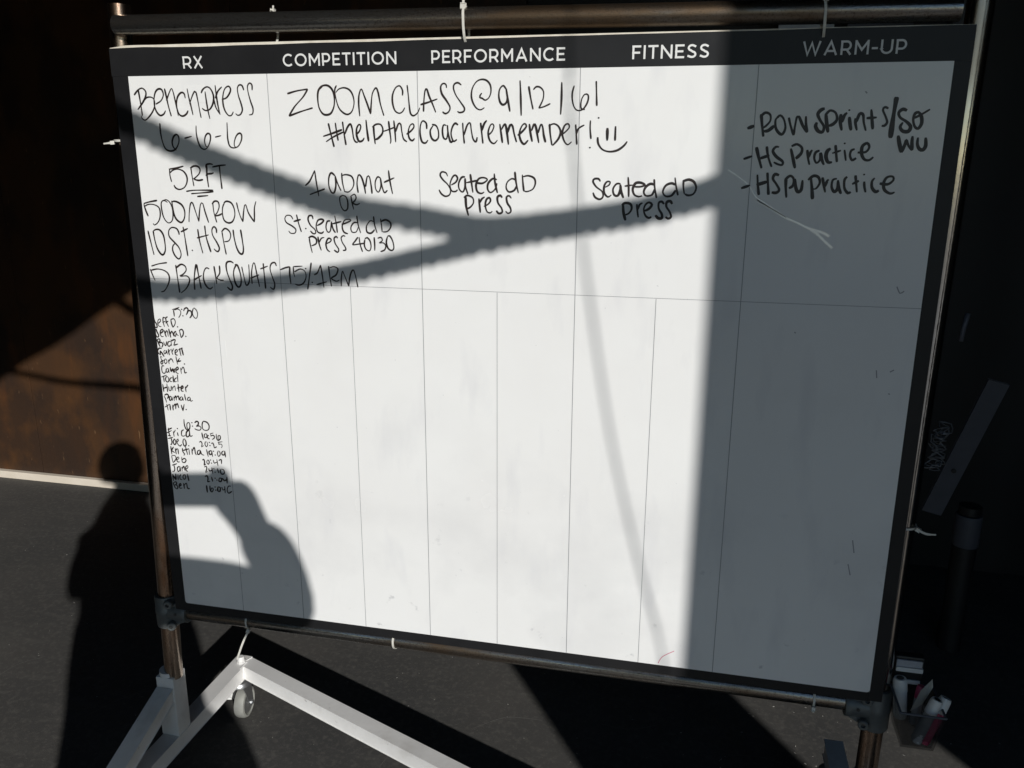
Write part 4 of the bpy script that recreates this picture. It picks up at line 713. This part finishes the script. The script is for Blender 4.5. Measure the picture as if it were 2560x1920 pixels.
# ------------------------------------------------------------------ the photographer and the phone
ph = empty('phone', CAM - CF * .010); tag(ph, 'black phone held sideways in both hands of the photographer', 'phone')
b = bmesh.new(); pc = CAM - CF * .0105 - CX * .036 - CD * .003
vs = box(b, -.078, .078, -.0375, .0375, -.004, .004, .0025)
for v in b.verts: c = v.co.copy(); v.co = pc + CX * c.x + CD * c.y - CF * c.z
cobj('phone_body', b, 'dark', ph)
b = bmesh.new(); box(b, -.074, .074, -.0345, .0345, -.0056, -.0044)
for v in b.verts: c = v.co.copy(); v.co = pc + CX * c.x + CD * c.y + CF * c.z
cobj('screen', b, 'screen', ph)
def skin(name, chain, root, m, sub=2):
    """chain: {key: (co, radius or (rx, ry), parent)}"""
    ks = list(chain); me = bpy.data.meshes.new(name)
    me.from_pydata([tuple(chain[k][0]) for k in ks], [(ks.index(chain[k][2]), i) for i, k in enumerate(ks) if chain[k][2]], [])
    o = link(name, me, m, root); o.matrix_parent_inverse = Matrix.Translation(-root.location)
    md = o.modifiers.new('skin', 'SKIN'); md.use_smooth_shade = True
    for i, k in enumerate(ks):
        r = chain[k][1]; me.skin_vertices[0].data[i].radius = r if isinstance(r, tuple) else (r, r)
        me.skin_vertices[0].data[i].use_root = (i == 0)
    s = o.modifiers.new('sub', 'SUBSURF'); s.levels = sub; s.render_levels = sub
    return o
per = empty('person', at(-.2, -1.4, 1.75) * 1.0)
per.location.z = 0.0; tag(per, 'person in navy jacket and dark jeans holding up a phone to photograph the board', 'person')
hd = at(-.352, .352, 1.66)
body = {
 'pelvis': (at(-.21, -.50, 1.80), (.15, .10), None), 'chest': (at(-.30, -.12, 1.80), (.14, .10), 'pelvis'), 'collar': (at(-.34, .09, 1.78), (.09, .07), 'chest'),
 'neck': (at(-.350, .21, 1.74), .092, 'collar'), 'jaw': (hd + Vector((0, .025, -.065)), (.058, .062), 'neck'), 'skull': (hd + Vector((0, -.005, .015)), (.082, .094), 'jaw'), 'crown': (hd + Vector((0, -.01, .075)), (.055, .065), 'skull'),
 'lsh': (at(-.53, -.02, 1.77), .050, 'collar'), 'lm': (at(-.37, .08, 1.64), .042, 'lsh'), 'lel': (at(-.34, .245, 1.52), .038, 'lm'), 'lwr': (at(-.10, .275, 1.50), .026, 'lel'), 'lpalm': (at(-.055, .277, 1.51), (.030, .020), 'lwr'),
 'rsh': (at(-.16, .02, 1.77), .050, 'collar'), 'rel': (at(.262, .035, 1.69), .045, 'rsh'), 'rwr': (at(.180, .212, 1.57), .036, 'rel'), 'rpalm': (at(.155, .262, 1.53), (.050, .040), 'rwr'), 'rkn_': (at(.118, .292, 1.53), (.044, .03), 'rpalm'),
 'lhip': (at(-.30, -.62, 1.80), .085, 'pelvis'), 'lkn': (at(-.33, -1.02, 1.74), .058, 'lhip'), 'lan': (at(-.34, -1.36, 1.84), .04, 'lkn'),
 'rhip': (at(-.10, -.62, 1.79), .085, 'pelvis'), 'rkn': (at(-.02, -1.02, 1.72), .058, 'rhip'), 'ran': (at(.02, -1.36, 1.80), .04, 'rkn'),
}
bo = skin('body', body, per, 'skin')
jk = {k: body[k] for k in ('chest',)}
jk = {'chest': (body['chest'][0], (.205, .135), None), 'belly': (at(-.25, -.26, 1.80), .12, 'chest'),
 'collar': (at(-.325, -.01, 1.79), (.115, .085), 'chest'), 'throat': (at(-.350, .145, 1.765), .105, 'collar'),
 'lcap': (at(-.455, -.19, 1.77), .05, 'lsh'), 'lsh': (at(-.548, -.060, 1.77), .080, 'collar'), 'lm': (at(-.37, .07, 1.64), .055, 'lsh'), 'lel': (at(-.345, .24, 1.52), .045, 'lm'), 'lwr': (at(-.13, .275, 1.50), .036, 'lel'),
 'rsh': (at(-.15, .022, 1.77), .090, 'collar'), 'rm': (at(.05, .024, 1.73), .092, 'rsh'), 'rel': (at(.276, .012, 1.69), .100, 'rm'), 'rm2': (at(.232, .135, 1.63), .058, 'rel'), 'rwr': (at(.186, .200, 1.58), .044, 'rm2')}
skin('jacket', jk, per, 'jacket')
b = bmesh.new(); rg = []
for sx, sz, hw, hy in ((-.275, -.10, .17, .12), (-.262, -.18, .185, .13), (-.245, -.27, .215, .15), (-.228, -.35, .222, .16), (-.195, -.42, .240, .165), (-.160, -.48, .268, .17), (-.142, -.545, .282, .175), (-.142, -.560, .270, .165), (-.160, -.48, .250, .155), (-.22, -.33, .19, .13)):
    c = at(sx, sz, 1.80)
    rg.append([b.verts.new(c + Vector((hw * math.cos(q * math.pi / 16) * (1 + .02 * math.sin(q * 2.3)), hy * math.sin(q * math.pi / 16), .012 * math.sin(q * 1.1)))) for q in range(32)])
for A_, B_ in zip(rg, rg[1:]):
    for q in range(32): b.faces.new((A_[q], A_[(q + 1) % 32], B_[(q + 1) % 32], B_[q]))
cobj('jacket_hem', b, 'jacket', per, True)
jn = {'pelvis': (at(-.20, -.52, 1.80), (.17, .12), None), 'lhip': (at(-.30, -.64, 1.80), .10, 'pelvis'), 'lkn': (body['lkn'][0], .075, 'lhip'), 'lan': (body['lan'][0] + Vector((0, 0, .03)), .06, 'lkn'),
 'rhip': (at(-.10, -.64, 1.79), .10, 'pelvis'), 'rkn': (body['rkn'][0], .075, 'rhip'), 'ran': (body['ran'][0] + Vector((0, 0, .03)), .06, 'rkn')}
skin('jeans', jn, per, 'jeans')
for k in ('lan', 'ran'):
    p = body[k][0]; c = {'heel': (Vector((p.x, p.y - .02, .050)), .046, None), 'mid': (Vector((p.x, p.y + .09, .045)), .042, 'heel'), 'toe': (Vector((p.x - .01, p.y + .19, .036)), .034, 'mid')}
    skin('shoe', c, per, 'shoe')
# hair cap with slightly ragged outline, ears, nose and eyes
b = bmesh.new(); bmesh.ops.create_icosphere(b, subdivisions=4, radius=1.0)
for v in b.verts:
    c = v.co.copy(); k = 1 + .05 * noise.noise(c * 5) + .02 * noise.noise(c * 17)
    if c.y > .35 and c.z < .45: k *= .72
    if c.z < -.45: k *= .8
    v.co = hd + Vector((c.x * .110 * k, -.022 + c.y * .116 * k, .020 + c.z * .122 * k))
cobj('hair', b, 'hair', per, True)
for s in (-1, 1):
    b = bmesh.new(); bmesh.ops.create_icosphere(b, subdivisions=2, radius=1.0, matrix=Matrix.Translation(hd + Vector((s * .086, .004, -.012))) @ Matrix.Diagonal((.010, .016, .028, 1))); cobj('ear', b, 'skin', per, True)
    b = bmesh.new(); bmesh.ops.create_icosphere(b, subdivisions=2, radius=.011, matrix=Matrix.Translation(hd + Vector((s * .031, .083, .0)))); cobj('eye', b, 'white plastic', per, True)
b = bmesh.new(); bmesh.ops.create_cone(b, cap_ends=True, segments=10, radius1=.016, radius2=.006, depth=.045, matrix=Matrix.Translation(hd + Vector((0, .098, -.020))) @ Matrix.Rotation(.35, 4, 'X')); cobj('nose', b, 'skin', per, True)
b = bmesh.new(); box(b, -.024, .024, -.004, .006, -.005, .005, .003)
for v in b.verts: v.co += hd + Vector((0, .088, -.058))
cobj('mouth', b, 'magenta', per, True)
# fingers: each its own short chain closing on the phone's edges
def finger(name, pts, r): 
    c = {}
    for i, p in enumerate(pts): c[i] = (p, r * (1 - .12 * i), (i - 1) if i else None)
    ks = list(c); me = bpy.data.meshes.new(name); me.from_pydata([tuple(c[k][0]) for k in ks], [(i - 1, i) for i in range(1, len(ks))], [])
    o = link(name, me, 'skin', per); o.matrix_parent_inverse = Matrix.Translation(-per.location)
    md = o.modifiers.new('skin', 'SKIN'); md.use_smooth_shade = True
    for i, k in enumerate(ks): me.skin_vertices[0].data[i].radius = (c[k][1], c[k][1])
    me.skin_vertices[0].data[0].use_root = True
    o.modifiers.new('sub', 'SUBSURF').render_levels = 2
for s, palm, name in ((-1, body['lpalm'][0], 'finger'), (1, body['rpalm'][0], 'finger')):
    ex = pc + CX * (.078 * s)
    for i, (fx, fl) in enumerate(((-.010, .9), (-.030, 1.0), (-.046, .95), (-.060, .8))):
        knk = ex + CX * (s * fx * -.15 + s * .014) - CD * (.030 - .018 * i) - CF * .012
        a_ = palm.lerp(knk, .3); t1 = ex + CX * (s * .006 - s * .018 * fl) - CD * (.044 - .026 * i) + CF * -.006
        if i == 0: t1 = ex - CX * (s * .026) - CD * .043 - CF * .010; knk = ex + CX * s * .008 - CD * .040 - CF * .016
        finger('finger', [palm.lerp(knk, .2), knk, knk.lerp(t1, .55) - CD * .004, t1], .0085)
    th = ex - CX * (s * .030) + CD * .018 - CF * .020
    finger('thumb', [palm.lerp(th, .1), palm.lerp(th, .55) - CF * .012, th], .0105)
